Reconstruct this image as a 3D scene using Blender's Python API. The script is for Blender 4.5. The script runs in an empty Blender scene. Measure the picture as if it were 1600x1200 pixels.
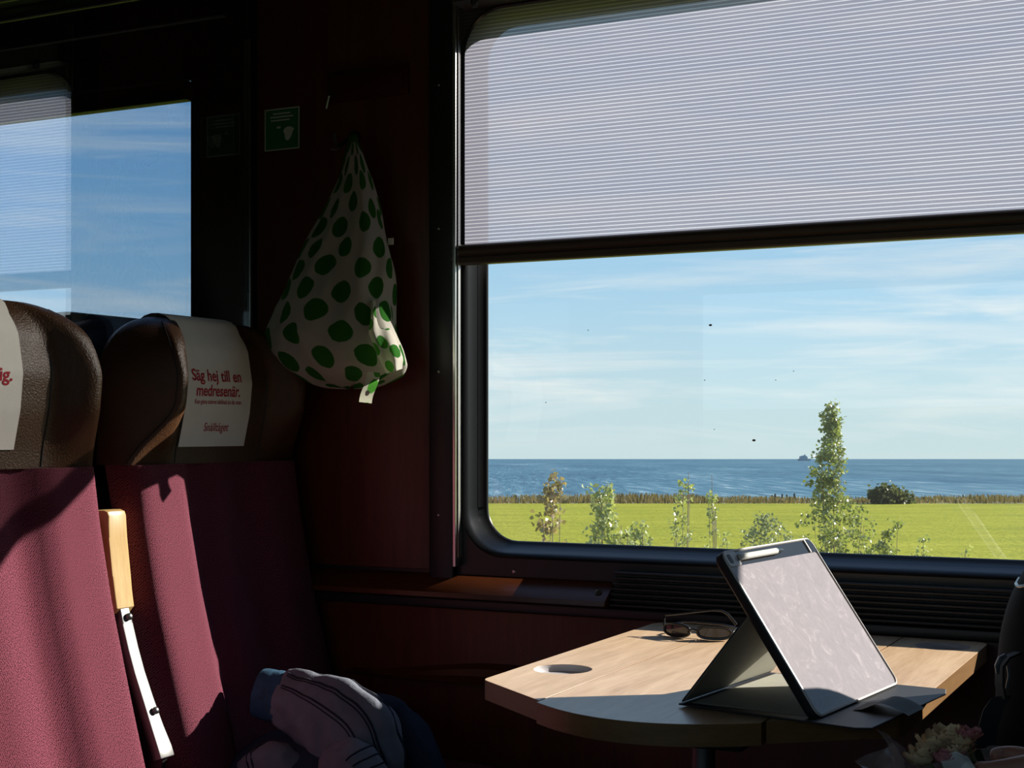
import bpy, bmesh, math, random
from mathutils import Vector, Matrix, Euler, noise
random.seed(7)
sc = bpy.context.scene
C = sc.collection

# ------------------------------------------------------------------ camera
F = 2290.0                      # focal length in pixels of a 1600 px wide frame
YAW = math.radians(26.5)        # camera turned left of the wall normal (+y)
CS, SN = math.cos(YAW), math.sin(YAW)
EYE = Vector((0, 0, 1.11))
HZ = 671.0                      # row of the coach's own level line
camd = bpy.data.cameras.new('camera')
camd.sensor_width = 36.0
camd.lens = F / 1600 * 36.0
camd.shift_y = (HZ - 600.0) / 1600.0
camd.clip_start = 0.02
camd.clip_end = 60000
cam = bpy.data.objects.new('camera', camd)
cam.location = EYE
cam.rotation_euler = (math.pi / 2, 0, YAW)
C.objects.link(cam)
sc.camera = cam

# the coach is canted on its track: outside, the level world is tilted a little
CANT = math.radians(-1.151)
EXT = Matrix.Translation(EYE) @ Matrix.Rotation(CANT, 4, Vector((CS, SN, 0))) @ Matrix.Translation(-EYE)

# ------------------------------------------------------------------ light
SUNV = Vector((0.602, 0.665, 0.419)).normalized()
sd = bpy.data.lights.new('sun', 'SUN')
sd.energy = 11.0
sd.angle = math.radians(0.6)
sd.color = (1.0, 0.93, 0.84)
so = bpy.data.objects.new('sun', sd)
so.rotation_euler = SUNV.to_track_quat('Z', 'Y').to_euler()
so.location = (6, 8, 6)
C.objects.link(so)

vs = sc.view_settings
vs.view_transform = 'Standard'
vs.look = 'None'
vs.gamma = 1.0
vs.use_curve_mapping = False
vs.exposure = 0.0


class NT:
    """small node helper"""
    def __init__(s, tree):
        s.t = tree
        tree.nodes.clear()

    def n(s, kind, **kw):
        nd = s.t.nodes.new(kind)
        for k, v in kw.items():
            if k.startswith('i_'):
                key = k[2:]
                key = int(key) if key.isdigit() else key.replace('_', ' ')
                s.set(nd.inputs[key], v)
            else:
                setattr(nd, k, v)
        return nd

    def set(s, sock, v):
        if isinstance(v, bpy.types.NodeSocket):
            s.t.links.new(v, sock)
        elif isinstance(v, bpy.types.Node):
            s.t.links.new(v.outputs[0], sock)
        else:
            if hasattr(sock.default_value, '__len__') and isinstance(v, (tuple, list)):
                if len(sock.default_value) == 4 and len(v) == 3:
                    v = (*v, 1.0)
            sock.default_value = v

    def m(s, op, a, b=0.0, c=0.0, clamp=False):
        nd = s.t.nodes.new('ShaderNodeMath')
        nd.operation = op
        nd.use_clamp = clamp
        for i, v in enumerate((a, b, c)):
            s.set(nd.inputs[i], v)
        return nd.outputs[0]

    def ramp(s, fac, stops, interp='LINEAR'):
        nd = s.t.nodes.new('ShaderNodeValToRGB')
        cr = nd.color_ramp
        cr.interpolation = interp
        while len(cr.elements) < len(stops):
            cr.elements.new(0.5)
        for e, (p, c) in zip(cr.elements, stops):
            e.position = p
            if not hasattr(c, '__len__'):
                c = (c, c, c)
            e.color = (*c[:3], 1)
        s.set(nd.inputs[0], fac)
        return nd.outputs[0]

    def mixc(s, fac, a, b, blend='MIX'):
        nd = s.t.nodes.new('ShaderNodeMix')
        nd.data_type = 'RGBA'
        nd.blend_type = blend
        s.set(nd.inputs[0], fac)
        s.set(nd.inputs[6], a)
        s.set(nd.inputs[7], b)
        return nd.outputs[2]

    def mixs(s, fac, a, b):
        nd = s.t.nodes.new('ShaderNodeMixShader')
        s.set(nd.inputs[0], fac)
        s.t.links.new(a.outputs[0], nd.inputs[1])
        s.t.links.new(b.outputs[0], nd.inputs[2])
        return nd

    def coord(s, which='Object', scale=(1, 1, 1), rot=(0, 0, 0)):
        tc = s.t.nodes.new('ShaderNodeTexCoord')
        mp = s.t.nodes.new('ShaderNodeMapping')
        mp.inputs['Scale'].default_value = scale
        mp.inputs['Rotation'].default_value = rot
        s.t.links.new(tc.outputs[which], mp.inputs[0])
        return mp.outputs[0]

    def ground(s, sa, sb):
        tc = s.t.nodes.new('ShaderNodeTexCoord')
        o = []
        for ax, k in (((CS, SN, 0), sa), ((-SN, CS, 0), sb)):
            d = s.t.nodes.new('ShaderNodeVectorMath')
            d.operation = 'DOT_PRODUCT'
            s.t.links.new(tc.outputs['Object'], d.inputs[0])
            d.inputs[1].default_value = ax
            o.append(s.m('MULTIPLY', d.outputs['Value'], k))
        return s.n('ShaderNodeCombineXYZ', i_0=o[0], i_1=o[1]).outputs[0]

    def noise(s, vec, scale, detail=3, rough=0.55, dist=0.0):
        return s.n('ShaderNodeTexNoise', i_Vector=vec, i_Scale=scale, i_Detail=detail, i_Roughness=rough, i_Distortion=dist).outputs[0]

    def bump(s, h, strength, dist):
        return s.n('ShaderNodeBump', i_Height=h, i_Strength=strength, i_Distance=dist).outputs[0]

    def out(s, sh):
        o = s.t.nodes.new('ShaderNodeOutputMaterial')
        s.t.links.new(sh.outputs[0], o.inputs[0])


# sky: pale at the horizon, bluer overhead, thin wind-drawn clouds all round
w = bpy.data.worlds.new('sky')
sc.world = w
w.use_nodes = True
t = NT(w.node_tree)
tc = t.n('ShaderNodeTexCoord')
vr = t.n('ShaderNodeVectorRotate', rotation_type='AXIS_ANGLE')
vr.inputs['Axis'].default_value = (CS, SN, 0)
vr.inputs['Angle'].default_value = -CANT
t.set(vr.inputs['Vector'], tc.outputs['Generated'])
sx = t.n('ShaderNodeSeparateXYZ', i_0=vr.outputs[0])
el = sx.outputs[2]
sky = t.ramp(t.m('MULTIPLY', el, 1.0, clamp=True), [
    (0.0, (0.62, 0.77, 0.80)), (0.045, (0.58, 0.77, 0.84)), (0.10, (0.45, 0.70, 0.88)), (0.16, (0.34, 0.61, 0.87)),
    (0.30, (0.19, 0.43, 0.76)), (0.55, (0.11, 0.29, 0.62)), (1.0, (0.07, 0.21, 0.52))])
az = t.m('ARCTAN2', sx.outputs[0], sx.outputs[1])
cv = t.n('ShaderNodeCombineXYZ', i_0=t.m('MULTIPLY', az, 3.2), i_1=t.m('MULTIPLY', el, 26.0), i_2=2.35)
n1 = t.noise(cv.outputs[0], 1.25, 7, 0.6, 0.7)
cl = t.ramp(n1, [(0.47, 0.0), (0.58, 0.45), (0.72, 1.0)])
cv2 = t.n('ShaderNodeCombineXYZ', i_0=t.m('ADD', t.m('MULTIPLY', az, 2.2), t.m('MULTIPLY', el, 6.0)), i_1=t.m('MULTIPLY', el, 40.0), i_2=7.1)
n2 = t.noise(cv2.outputs[0], 1.0, 6, 0.6, 0.5)
cl2 = t.ramp(n2, [(0.50, 0.0), (0.68, 0.8)])
cloud = t.m('MAXIMUM', t.m('MULTIPLY', cl, 0.85), t.m('MULTIPLY', cl2, 0.65))
above = t.ramp(el, [(0.0, 0.0), (0.02, 0.7), (0.06, 1.0), (0.5, 1.0), (0.8, 0.3)])
col = t.mixc(t.m('MULTIPLY', cloud, above), sky, (0.93, 0.95, 0.94))
col = t.mixc(t.m('LESS_THAN', el, -0.0012), col, (0.20, 0.28, 0.16))
bg = t.n('ShaderNodeBackground', i_Color=col, i_Strength=1.0)
wo = t.n('ShaderNodeOutputWorld')
w.node_tree.links.new(bg.outputs[0], wo.inputs[0])


# ------------------------------------------------------------------ helpers
def ray(u, v):
    a = (u - 800.0) / F
    b = (HZ - v) / F
    return Vector((-SN + a * CS, CS + a * SN, b))


def aty(u, v, y):
    d = ray(u, v)
    return EYE + d * (y / d.y)


def atz(u, v, z):
    d = ray(u, v)
    return EYE + d * ((z - EYE.z) / d.z)


def atd(u, v, dist):
    """a point outside, dist metres along the level ground from the eye, in level (uncanted) coordinates"""
    a = (u - 800.0) / F
    b = (717.0 - v) / F
    return EYE + Vector((-SN + a * CS, CS + a * SN, b)) * dist


def smooth(a, b, x):
    if a == b:
        return 0.0 if x < a else 1.0
    x = max(0.0, min(1.0, (x - a) / (b - a)))
    return x * x * (3 - 2 * x)


def lerp(a, b, k):
    return a + (b - a) * k


def interp(tab, x):
    if x <= tab[0][0]:
        return tab[0][1]
    for (x0, y0), (x1, y1) in zip(tab, tab[1:]):
        if x <= x1:
            return lerp(y0, y1, (x - x0) / (x1 - x0))
    return tab[-1][1]


class MB:
    def __init__(s):
        s.bm = bmesh.new()
        s.uv = None

    def box(s, lo, hi, bevel=0.0, seg=2, mat=None):
        bm = s.bm
        c = [(lo[i] + hi[i]) / 2 for i in range(3)]
        d = [abs(hi[i] - lo[i]) for i in range(3)]
        M = Matrix.Translation(c) @ Matrix.Diagonal((*d, 1))
        if mat is not None:
            M = mat @ M
        r = bmesh.ops.create_cube(bm, size=1, matrix=M)
        if bevel:
            es = list({e for v in r['verts'] for e in v.link_edges})
            bmesh.ops.bevel(bm, geom=es, offset=bevel, segments=seg, profile=0.5, affect='EDGES')
        return s

    def tube(s, pts, rad, seg=10, cap=True, closed=False, sx=1.0):
        bm = s.bm
        pts = [Vector(p) for p in pts]
        n = len(pts)
        rs = rad if hasattr(rad, '__len__') else [rad] * n
        rings = []
        up = None
        for i, p in enumerate(pts):
            if closed:
                d = pts[(i + 1) % n] - pts[i - 1]
            else:
                d = pts[min(i + 1, n - 1)] - pts[max(i - 1, 0)]
            d.normalize()
            if up is None:
                up = Vector((0, 0, 1)) if abs(d.z) < 0.9 else Vector((1, 0, 0))
            side = d.cross(up)
            if side.length < 1e-6:
                side = d.orthogonal()
            side.normalize()
            up = side.cross(d).normalized()
            rings.append([bm.verts.new(p + (side * math.cos(2 * math.pi * k / seg) * sx + up * math.sin(2 * math.pi * k / seg)) * rs[i]) for k in range(seg)])
        m = n if closed else n - 1
        for i in range(m):
            a, b = rings[i], rings[(i + 1) % n]
            for k in range(seg):
                bm.faces.new((a[k], a[(k + 1) % seg], b[(k + 1) % seg], b[k]))
        if cap and not closed:
            bm.faces.new(list(reversed(rings[0])))
            bm.faces.new(rings[-1])
        return s

    def cyl(s, p0, p1, r, seg=20):
        return s.tube([p0, p1], r, seg)

    def lathe(s, prof, seg=24, mat=Matrix()):
        bm = s.bm
        rings = []
        for (r, z) in prof:
            if r < 1e-6:
                rings.append([bm.verts.new(mat @ Vector((0, 0, z)))])
            else:
                rings.append([bm.verts.new(mat @ Vector((r * math.cos(2 * math.pi * k / seg), r * math.sin(2 * math.pi * k / seg), z))) for k in range(seg)])
        for a, b in zip(rings, rings[1:]):
            for k in range(seg):
                q = [a[k % len(a)], a[(k + 1) % len(a)], b[(k + 1) % len(b)], b[k % len(b)]]
                u = []
                for x in q:
                    if x not in u:
                        u.append(x)
                if len(u) > 2:
                    bm.faces.new(u)
        return s

    def prism(s, loop, vec, bevel=0.0, seg=2):
        """closed polygon (list of points) extruded by vec"""
        bm = s.bm
        a = [bm.verts.new(Vector(p)) for p in loop]
        b = [bm.verts.new(Vector(p) + Vector(vec)) for p in loop]
        n = len(a)
        fs = [bm.faces.new(list(reversed(a))), bm.faces.new(b)]
        for k in range(n):
            fs.append(bm.faces.new((a[k], a[(k + 1) % n], b[(k + 1) % n], b[k])))
        if bevel:
            es = list(set(fs[0].edges) | set(fs[1].edges))
            bmesh.ops.bevel(bm, geom=es, offset=bevel, segments=seg, profile=0.5, affect='EDGES')
        return s

    def loft(s, loops, closed=True):
        bm = s.bm
        L = [[bm.verts.new(Vector(p)) for p in lp] for lp in loops]
        for a, b in zip(L, L[1:]):
            n = len(a)
            for k in range(n if closed else n - 1):
                bm.faces.new((a[k], a[(k + 1) % n], b[(k + 1) % n], b[k]))
        return s

    def grid(s, fn, nu, nv, uvfn=None, wrap=False):
        bm = s.bm
        V = [[bm.verts.new(Vector(fn(i / nu, j / nv))) for i in range(nu if wrap else nu + 1)] for j in range(nv + 1)]
        lay = bm.loops.layers.uv.verify() if uvfn else None
        for j in range(nv):
            for i in range(nu):
                i2 = (i + 1) % nu if wrap else i + 1
                f = bm.faces.new((V[j][i], V[j][i2], V[j + 1][i2], V[j + 1][i]))
                if lay:
                    for lp, (ii, jj) in zip(f.loops, ((i, j), (i + 1, j), (i + 1, j + 1), (i, j + 1))):
                        lp[lay].uv = uvfn(ii / nu, jj / nv)
        return V

    def build(s, name, mat, parent=None, smooth_deg=38, recalc=True, weld=0.0, origin=None):
        bm = s.bm
        if weld:
            bmesh.ops.remove_doubles(bm, verts=bm.verts, dist=weld)
        if recalc:
            bmesh.ops.recalc_face_normals(bm, faces=bm.faces)
        if parent is not None:
            off = parent.matrix_world.translation.copy()
            pm = parent
            off = Vector(pm['_o']) if '_o' in pm else Vector((0, 0, 0))
        elif origin is not None:
            off = Vector(origin)
        else:
            xs = [v.co for v in bm.verts]
            lo = [min(c[i] for c in xs) for i in range(3)]
            hi = [max(c[i] for c in xs) for i in range(3)]
            off = Vector(((lo[0] + hi[0]) / 2, (lo[1] + hi[1]) / 2, lo[2]))
        for v in bm.verts:
            v.co -= off
        me = bpy.data.meshes.new(name)
        bm.to_mesh(me)
        bm.free()
        for p in me.polygons:
            p.use_smooth = True
        if smooth_deg < 180:
            me.set_sharp_from_angle(angle=math.radians(smooth_deg))
        if mat is not None:
            me.materials.append(mat)
        o = bpy.data.objects.new(name, me)
        C.objects.link(o)
        if parent is not None:
            o.parent = parent
            o['_o'] = list(off)
        else:
            o.location = off
            o['_o'] = list(off)
        return o


def tag(o, label=None, cat=None, group=None, kind=None):
    if label:
        o['label'] = label
    if cat:
        o['category'] = cat
    if group:
        o['group'] = group
    if kind:
        o['kind'] = kind
    return o


def thing(name, loc, label=None, cat=None, group=None, kind=None):
    o = bpy.data.objects.new(name, None)
    o.empty_display_size = 0.05
    C.objects.link(o)
    o.location = loc
    o['_o'] = list(loc)
    return tag(o, label, cat, group, kind)


def exterior(o):
    """stand a top-level object that was built in level coordinates on the canted outside world"""
    o.matrix_world = EXT @ Matrix.Translation(Vector(o['_o']))
    return o


def copy_tree(o, parent=None):
    c = o.copy()
    C.objects.link(c)
    c.parent = parent
    for ch in o.children:
        copy_tree(ch, c)
    return c


def rrect(x0, x1, z0, z1, r, y, n=8):
    pts = []
    for (cx, cz, a0) in ((x1 - r, z1 - r, 0), (x0 + r, z1 - r, 90), (x0 + r, z0 + r, 180), (x1 - r, z0 + r, 270)):
        for k in range(n + 1):
            a = math.radians(a0 + 90 * k / n)
            pts.append(Vector((cx + r * math.cos(a), y, cz + r * math.sin(a))))
    return pts


def fillplate(mb, outer, holes, vec):
    """flat polygon with holes, extruded by vec"""
    bm = mb.bm
    es = []
    vv = []
    for lp in [outer] + holes:
        v = [bm.verts.new(Vector(p)) for p in lp]
        vv += v
        for k in range(len(v)):
            es.append(bm.edges.new((v[k], v[(k + 1) % len(v)])))
    r = bmesh.ops.triangle_fill(bm, use_beauty=True, use_dissolve=False, edges=es)
    fs = [g for g in r['geom'] if isinstance(g, bmesh.types.BMFace)]
    ex = bmesh.ops.extrude_face_region(bm, geom=fs)
    nv = [g for g in ex['geom'] if isinstance(g, bmesh.types.BMVert)]
    bmesh.ops.translate(bm, verts=nv, vec=Vector(vec))
    return mb


# ------------------------------------------------------------------ materials
M = {}


def mat(name):
    m = bpy.data.materials.new(name)
    m.use_nodes = True
    M[name] = m
    return m, NT(m.node_tree)


def simple(name, colr, rough=0.5, metal=0.0, spec=0.5, bump=None, var=0.0, vscale=20.0, coat=0.0, sheen=0.0):
    m, t = mat(name)
    p = t.n('ShaderNodeBsdfPrincipled')
    v = t.coord()
    c = colr
    if var:
        nz = t.noise(v, vscale, 4)
        c = t.mixc(t.ramp(nz, [(0.3, 0.0), (0.7, 1.0)]), tuple(x * (1 - var) for x in colr), tuple(min(1, x * (1 + var)) for x in colr))
    t.set(p.inputs['Base Color'], c)
    p.inputs['Roughness'].default_value = rough
    p.inputs['Metallic'].default_value = metal
    p.inputs['Specular IOR Level'].default_value = spec
    p.inputs['Coat Weight'].default_value = coat
    p.inputs['Sheen Weight'].default_value = sheen
    if bump:
        t.set(p.inputs['Normal'], t.bump(t.noise(v, bump[0], 4), bump[1], bump[2]))
    t.out(p)
    return m


def woodmat(name, dark, light, scale, rough=0.35, spec=0.5, coat=0.0):
    m, t = mat(name)
    v = t.coord('Object', scale)
    n1 = t.noise(v, 3.0, 6, 0.6, 0.6)
    n2 = t.noise(v, 22.0, 5, 0.65)
    k = t.m('ADD', t.m('MULTIPLY', n1, 0.6), t.m('MULTIPLY', n2, 0.4))
    c = t.ramp(k, [(0.34, dark), (0.5, tuple((a + b) / 2 for a, b in zip(dark, light))), (0.66, light)])
    p = t.n('ShaderNodeBsdfPrincipled')
    t.set(p.inputs['Base Color'], c)
    p.inputs['Roughness'].default_value = rough
    p.inputs['Specular IOR Level'].default_value = spec
    p.inputs['Coat Weight'].default_value = coat
    p.inputs['Coat Roughness'].default_value = 0.12
    t.set(p.inputs['Normal'], t.bump(n2, 0.08, 0.002))
    t.out(p)
    return m


woodmat('wall_wood', (0.065, 0.012, 0.003), (0.115, 0.024, 0.006), (16, 16, 1.1), 0.38)
woodmat('table_wood', (0.54, 0.345, 0.185), (0.84, 0.600, 0.390), (9, 0.8, 9), 0.30, 0.5, 0.0)
woodmat('edge_wood', (0.17, 0.085, 0.030), (0.25, 0.135, 0.05), (3, 1.2, 12), 0.35, 0.5)
woodmat('ledge_wood', (0.075, 0.018, 0.005), (0.13, 0.034, 0.010), (0.8, 9, 9), 0.3, 0.5)
woodmat('grip_wood', (0.36, 0.225, 0.085), (0.50, 0.34, 0.14), (14, 14, 1.0), 0.35, 0.4)
simple('black_plastic', (0.012, 0.012, 0.013), 0.42, bump=(180, 0.05, 0.001))
simple('gasket', (0.010, 0.011, 0.013), 0.28)
simple('vent_black', (0.014, 0.014, 0.016), 0.5)
simple('aluminium', (0.75, 0.74, 0.72), 0.28, 1.0)
simple('steel', (0.17, 0.17, 0.17), 0.5, 1.0)
simple('head_metal', (0.10, 0.092, 0.085), 0.45, 0.6)
simple('bolt_steel', (0.35, 0.35, 0.36), 0.3, 1.0)
simple('bar_brown', (0.050, 0.034, 0.024), 0.45)
simple('ceiling_grey', (0.06, 0.058, 0.055), 0.7)
simple('carpet', (0.035, 0.030, 0.032), 0.95, bump=(300, 0.3, 0.003), var=0.25, vscale=90)
simple('dark_laminate', (0.035, 0.022, 0.018), 0.5)
simple('red_panel', (0.055, 0.004, 0.005), 0.6, spec=0.2)
simple('sign_green', (0.02, 0.16, 0.055), 0.45)
simple('sign_white', (0.62, 0.62, 0.58), 0.55)
simple('lettering_red', (0.45, 0.035, 0.055), 0.8, spec=0.2)
simple('leather', (0.075, 0.033, 0.014), 0.36, bump=(300, 0.55, 0.0028), var=0.12, vscale=14, spec=0.55)
simple('leather_side', (0.020, 0.012, 0.010), 0.5, bump=(260, 0.2, 0.002))
simple('navy_cloth', (0.012, 0.020, 0.042), 0.9)
simple('case_black', (0.016, 0.016, 0.017), 0.55, bump=(500, 0.08, 0.0006))
simple('case_lining', (0.34, 0.33, 0.27), 0.8, var=0.05, vscale=60)
simple('case_rim', (0.62, 0.58, 0.55), 0.4)
simple('tablet_glass', (0.006, 0.006, 0.007), 0.12, spec=0.35)
simple('lens', (0.012, 0.014, 0.02), 0.08, coat=0.5)
simple('glasses_frame', (0.02, 0.02, 0.022), 0.25)
simple('cup_metal', (0.48, 0.45, 0.46), 0.5, 0.1)
simple('backpack_black', (0.004, 0.004, 0.0045), 0.8, spec=0.15, bump=(400, 0.3, 0.0015))
simple('webbing', (0.012, 0.012, 0.013), 0.8)
simple('buckle_plastic', (0.10, 0.11, 0.12), 0.25)
simple('cuff_blue', (0.018, 0.075, 0.14), 0.85, bump=(140, 0.3, 0.004), var=0.3, vscale=40)
simple('jacket_grey', (0.155, 0.165, 0.205), 0.9, bump=(60, 0.35, 0.006), var=0.15, vscale=25)
simple('jacket_navy', (0.018, 0.030, 0.062), 0.9, bump=(60, 0.35, 0.006))
simple('stitch_navy', (0.012, 0.016, 0.030), 0.9)
simple('petal_cream', (0.78, 0.58, 0.34), 0.8, var=0.3, vscale=60)
simple('petal_pink', (0.52, 0.20, 0.20), 0.8, var=0.3, vscale=60)
simple('stem_green', (0.10, 0.13, 0.05), 0.7)
simple('skin', (0.46, 0.21, 0.14), 0.5, bump=(200, 0.1, 0.001), var=0.08, vscale=20)
simple('sweater', (0.02, 0.02, 0.023), 0.95, bump=(200, 0.3, 0.002))
simple('denim', (0.03, 0.035, 0.05), 0.95, bump=(300, 0.2, 0.001))
simple('hair', (0.03, 0.018, 0.01), 0.6, bump=(150, 0.4, 0.004))
simple('bark', (0.16, 0.12, 0.085), 0.9)
simple('ship_grey', (0.36, 0.42, 0.47), 0.9)
simple('post_dark', (0.05, 0.05, 0.05), 0.9)
simple('speck', (0.05, 0.05, 0.04), 0.9)

# woven seat fabric
m, t = mat('seat_fabric')
v = t.coord('Object', (1, 1, 1))
sy = t.n('ShaderNodeSeparateXYZ', i_0=v)
yz = t.n('ShaderNodeCombineXYZ', i_0=t.m('ADD', sy.outputs[1], t.m('MULTIPLY', sy.outputs[0], 0.8)), i_1=t.m('ADD', sy.outputs[2], t.m('MULTIPLY', sy.outputs[0], 0.6)), i_2=0.0)
rt = t.n('ShaderNodeVectorRotate', rotation_type='Z_AXIS', i_Angle=0.62)
t.set(rt.inputs['Vector'], yz.outputs[0])
st_ = t.n('ShaderNodeVectorMath', operation='MULTIPLY')
t.set(st_.inputs[0], rt.outputs[0])
st_.inputs[1].default_value = (1.0, 1.7, 1.0)
wv = t.n('ShaderNodeTexVoronoi', voronoi_dimensions='2D', i_Scale=330.0, i_Randomness=0.45)
t.set(wv.inputs['Vector'], st_.outputs[0])
dd = t.ramp(wv.outputs['Distance'], [(0.18, 1.0), (0.52, 0.0)])
big = t.noise(v, 9, 3)
c = t.mixc(dd, (0.032, 0.004, 0.010), (0.29, 0.066, 0.102))
c = t.mixc(t.ramp(big, [(0.35, 0.0), (0.7, 0.25)]), c, (0.12, 0.022, 0.04))
p = t.n('ShaderNodeBsdfPrincipled', i_Roughness=0.9)
t.set(p.inputs['Base Color'], c)
p.inputs['Specular IOR Level'].default_value = 0.15
p.inputs['Sheen Weight'].default_value = 0.25
p.inputs['Sheen Tint'].default_value = (0.8, 0.4, 0.5, 1)
t.set(p.inputs['Normal'], t.bump(dd, 0.55, 0.0018))
t.out(p)

# paper headrest cover
m, t = mat('cover_paper')
v = t.coord()
p = t.n('ShaderNodeBsdfPrincipled', i_Roughness=0.9)
t.set(p.inputs['Base Color'], t.mixc(t.noise(v, 30, 4), (0.76, 0.73, 0.68), (0.86, 0.83, 0.78)))
t.set(p.inputs['Normal'], t.bump(t.noise(v, 350, 3), 0.2, 0.0008))
p.inputs['Specular IOR Level'].default_value = 0.15
t.out(p)


def glass(name, tint, base=0.05, dirt=0.0):
    m, t = mat(name)
    fr = t.n('ShaderNodeLayerWeight', i_Blend=0.5)
    k = t.m('ADD', t.m('MULTIPLY', t.m('POWER', fr.outputs['Facing'], 5.0), 1 - base), base, clamp=True)   # Schlick
    tr = t.n('ShaderNodeBsdfTransparent', i_Color=tint)
    gl = t.n('ShaderNodeBsdfGlossy', i_Color=(0.95, 0.95, 0.95), i_Roughness=0.0)
    sh = t.mixs(k, tr, gl)
    if dirt:
        v = t.coord()
        nz = t.m('MULTIPLY', t.ramp(t.noise(v, 3.0, 6, 0.7), [(0.3, 0.5), (0.7, 1.0)]), dirt)
        sh = t.mixs(nz, sh, t.n('ShaderNodeBsdfTranslucent', i_Color=(0.9, 0.9, 0.88)))
    t.out(sh)
    return m


glass('pane_clear', (0.985, 0.995, 0.99), 0.03, 0.007)
glass('pane_tinted', (0.91, 0.945, 0.975), 0.03)
glass('partition_glass', (0.84, 0.90, 0.95), 0.20)
glass('cellophane', (0.92, 0.93, 0.95), 0.06, 0.10)

# pleated blind: fine horizontal light lines in a thin lavender-grey fabric
m, t = mat('blind_fabric')
tc = t.n('ShaderNodeTexCoord')
sx = t.n('ShaderNodeSeparateXYZ', i_0=tc.outputs['Object'])
ph = t.m('FRACT', t.m('MULTIPLY', sx.outputs[2], 1 / 0.0071))
line = t.ramp(t.m('ABSOLUTE', t.m('SUBTRACT', ph, 0.5)), [(0.0, 1.0), (0.08, 1.0), (0.16, 0.0)])
gr = t.noise(t.coord('Object', (1, 1, 1)), 420, 2)
tl = t.n('ShaderNodeBsdfTranslucent', i_Color=t.mixc(line, t.mixc(gr, (0.150, 0.150, 0.205), (0.205, 0.205, 0.265)), (0.47, 0.47, 0.54)))
df = t.n('ShaderNodeBsdfDiffuse', i_Color=(0.33, 0.29, 0.29))
body = t.mixs(0.25, tl, df)
tr = t.n('ShaderNodeBsdfTransparent', i_Color=(1, 1, 1))
t.out(t.mixs(t.m('ADD', t.m('MULTIPLY', line, 0.12), 0.12), body, tr))

# dusty, smudged tablet screen
m, t = mat('dusty_screen')
v = t.coord()
sm = t.noise(v, 22, 9, 0.78, 2.2)
sp = t.n('ShaderNodeTexVoronoi', i_Vector=v, i_Scale=260.0)
spk = t.ramp(sp.outputs['Distance'], [(0.05, 1.0), (0.16, 0.0)])
gate = t.ramp(t.noise(v, 16, 3), [(0.5, 0.0), (0.62, 1.0)])
k = t.m('ADD', t.ramp(sm, [(0.35, 0.40), (0.55, 0.46), (0.63, 0.60), (0.72, 0.85)]), t.m('MULTIPLY', t.m('MULTIPLY', spk, gate), 0.3), clamp=True)
dust = t.n('ShaderNodeBsdfDiffuse', i_Color=(0.60, 0.54, 0.57))
gl = t.n('ShaderNodeBsdfPrincipled', i_Roughness=0.12)
t.set(gl.inputs['Base Color'], (0.01, 0.01, 0.011))
t.out(t.mixs(k, gl, dust))

# polka-dot bag, thin cloth that lets light through
m, t = mat('bag_cloth')
uv = t.coord('UV')
vo = t.n('ShaderNodeTexVoronoi', i_Vector=uv, i_Scale=1.0, i_Randomness=0.30)
vo.voronoi_dimensions = '2D'
dot = t.ramp(t.m('ADD', vo.outputs['Distance'], t.m('MULTIPLY', t.noise(uv, 2.5, 2), 0.12)), [(0.395, 1.0), (0.412, 0.0)])
c = t.mixc(dot, (0.52, 0.49, 0.43), (0.030, 0.125, 0.022))
ct = t.mixc(dot, (0.62, 0.62, 0.48), (0.10, 0.38, 0.05))
nb = t.bump(t.noise(t.coord(), 30, 4), 0.3, 0.006)
d = t.n('ShaderNodeBsdfDiffuse', i_Color=c, i_Normal=nb)
tl = t.n('ShaderNodeBsdfTranslucent', i_Color=ct)
t.out(t.mixs(0.38, d, tl))

# leaves
def leafmat(name, c1, c2, tr, spec=0.9):
    m, t = mat(name)
    oi = t.n('ShaderNodeNewGeometry')
    rnd = oi.outputs['Random Per Island']
    c = t.mixc(rnd, c1, c2)
    d = t.n('ShaderNodeBsdfPrincipled', i_Roughness=0.36)
    t.set(d.inputs['Base Color'], c)
    d.inputs['Specular IOR Level'].default_value = spec
    tl = t.n('ShaderNodeBsdfTranslucent', i_Color=t.mixc(0.5, c, tr))
    t.out(t.mixs(0.35, d, tl))


leafmat('birch_leaf', (0.12, 0.17, 0.045), (0.38, 0.38, 0.14), (0.35, 0.45, 0.05))
leafmat('shrub_leaf', (0.18, 0.24, 0.07), (0.50, 0.50, 0.24), (0.50, 0.60, 0.08))
leafmat('willow_leaf', (0.20, 0.24, 0.12), (0.30, 0.33, 0.17), (0.35, 0.42, 0.12))
leafmat('rust_leaf', (0.26, 0.17, 0.08), (0.36, 0.34, 0.16), (0.5, 0.4, 0.08))
leafmat('bush_leaf', (0.055, 0.070, 0.030), (0.12, 0.13, 0.055), (0.16, 0.2, 0.05), 0.1)
leafmat('reed_blade', (0.11, 0.085, 0.030), (0.20, 0.16, 0.06), (0.2, 0.17, 0.05), 0.05)

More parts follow.
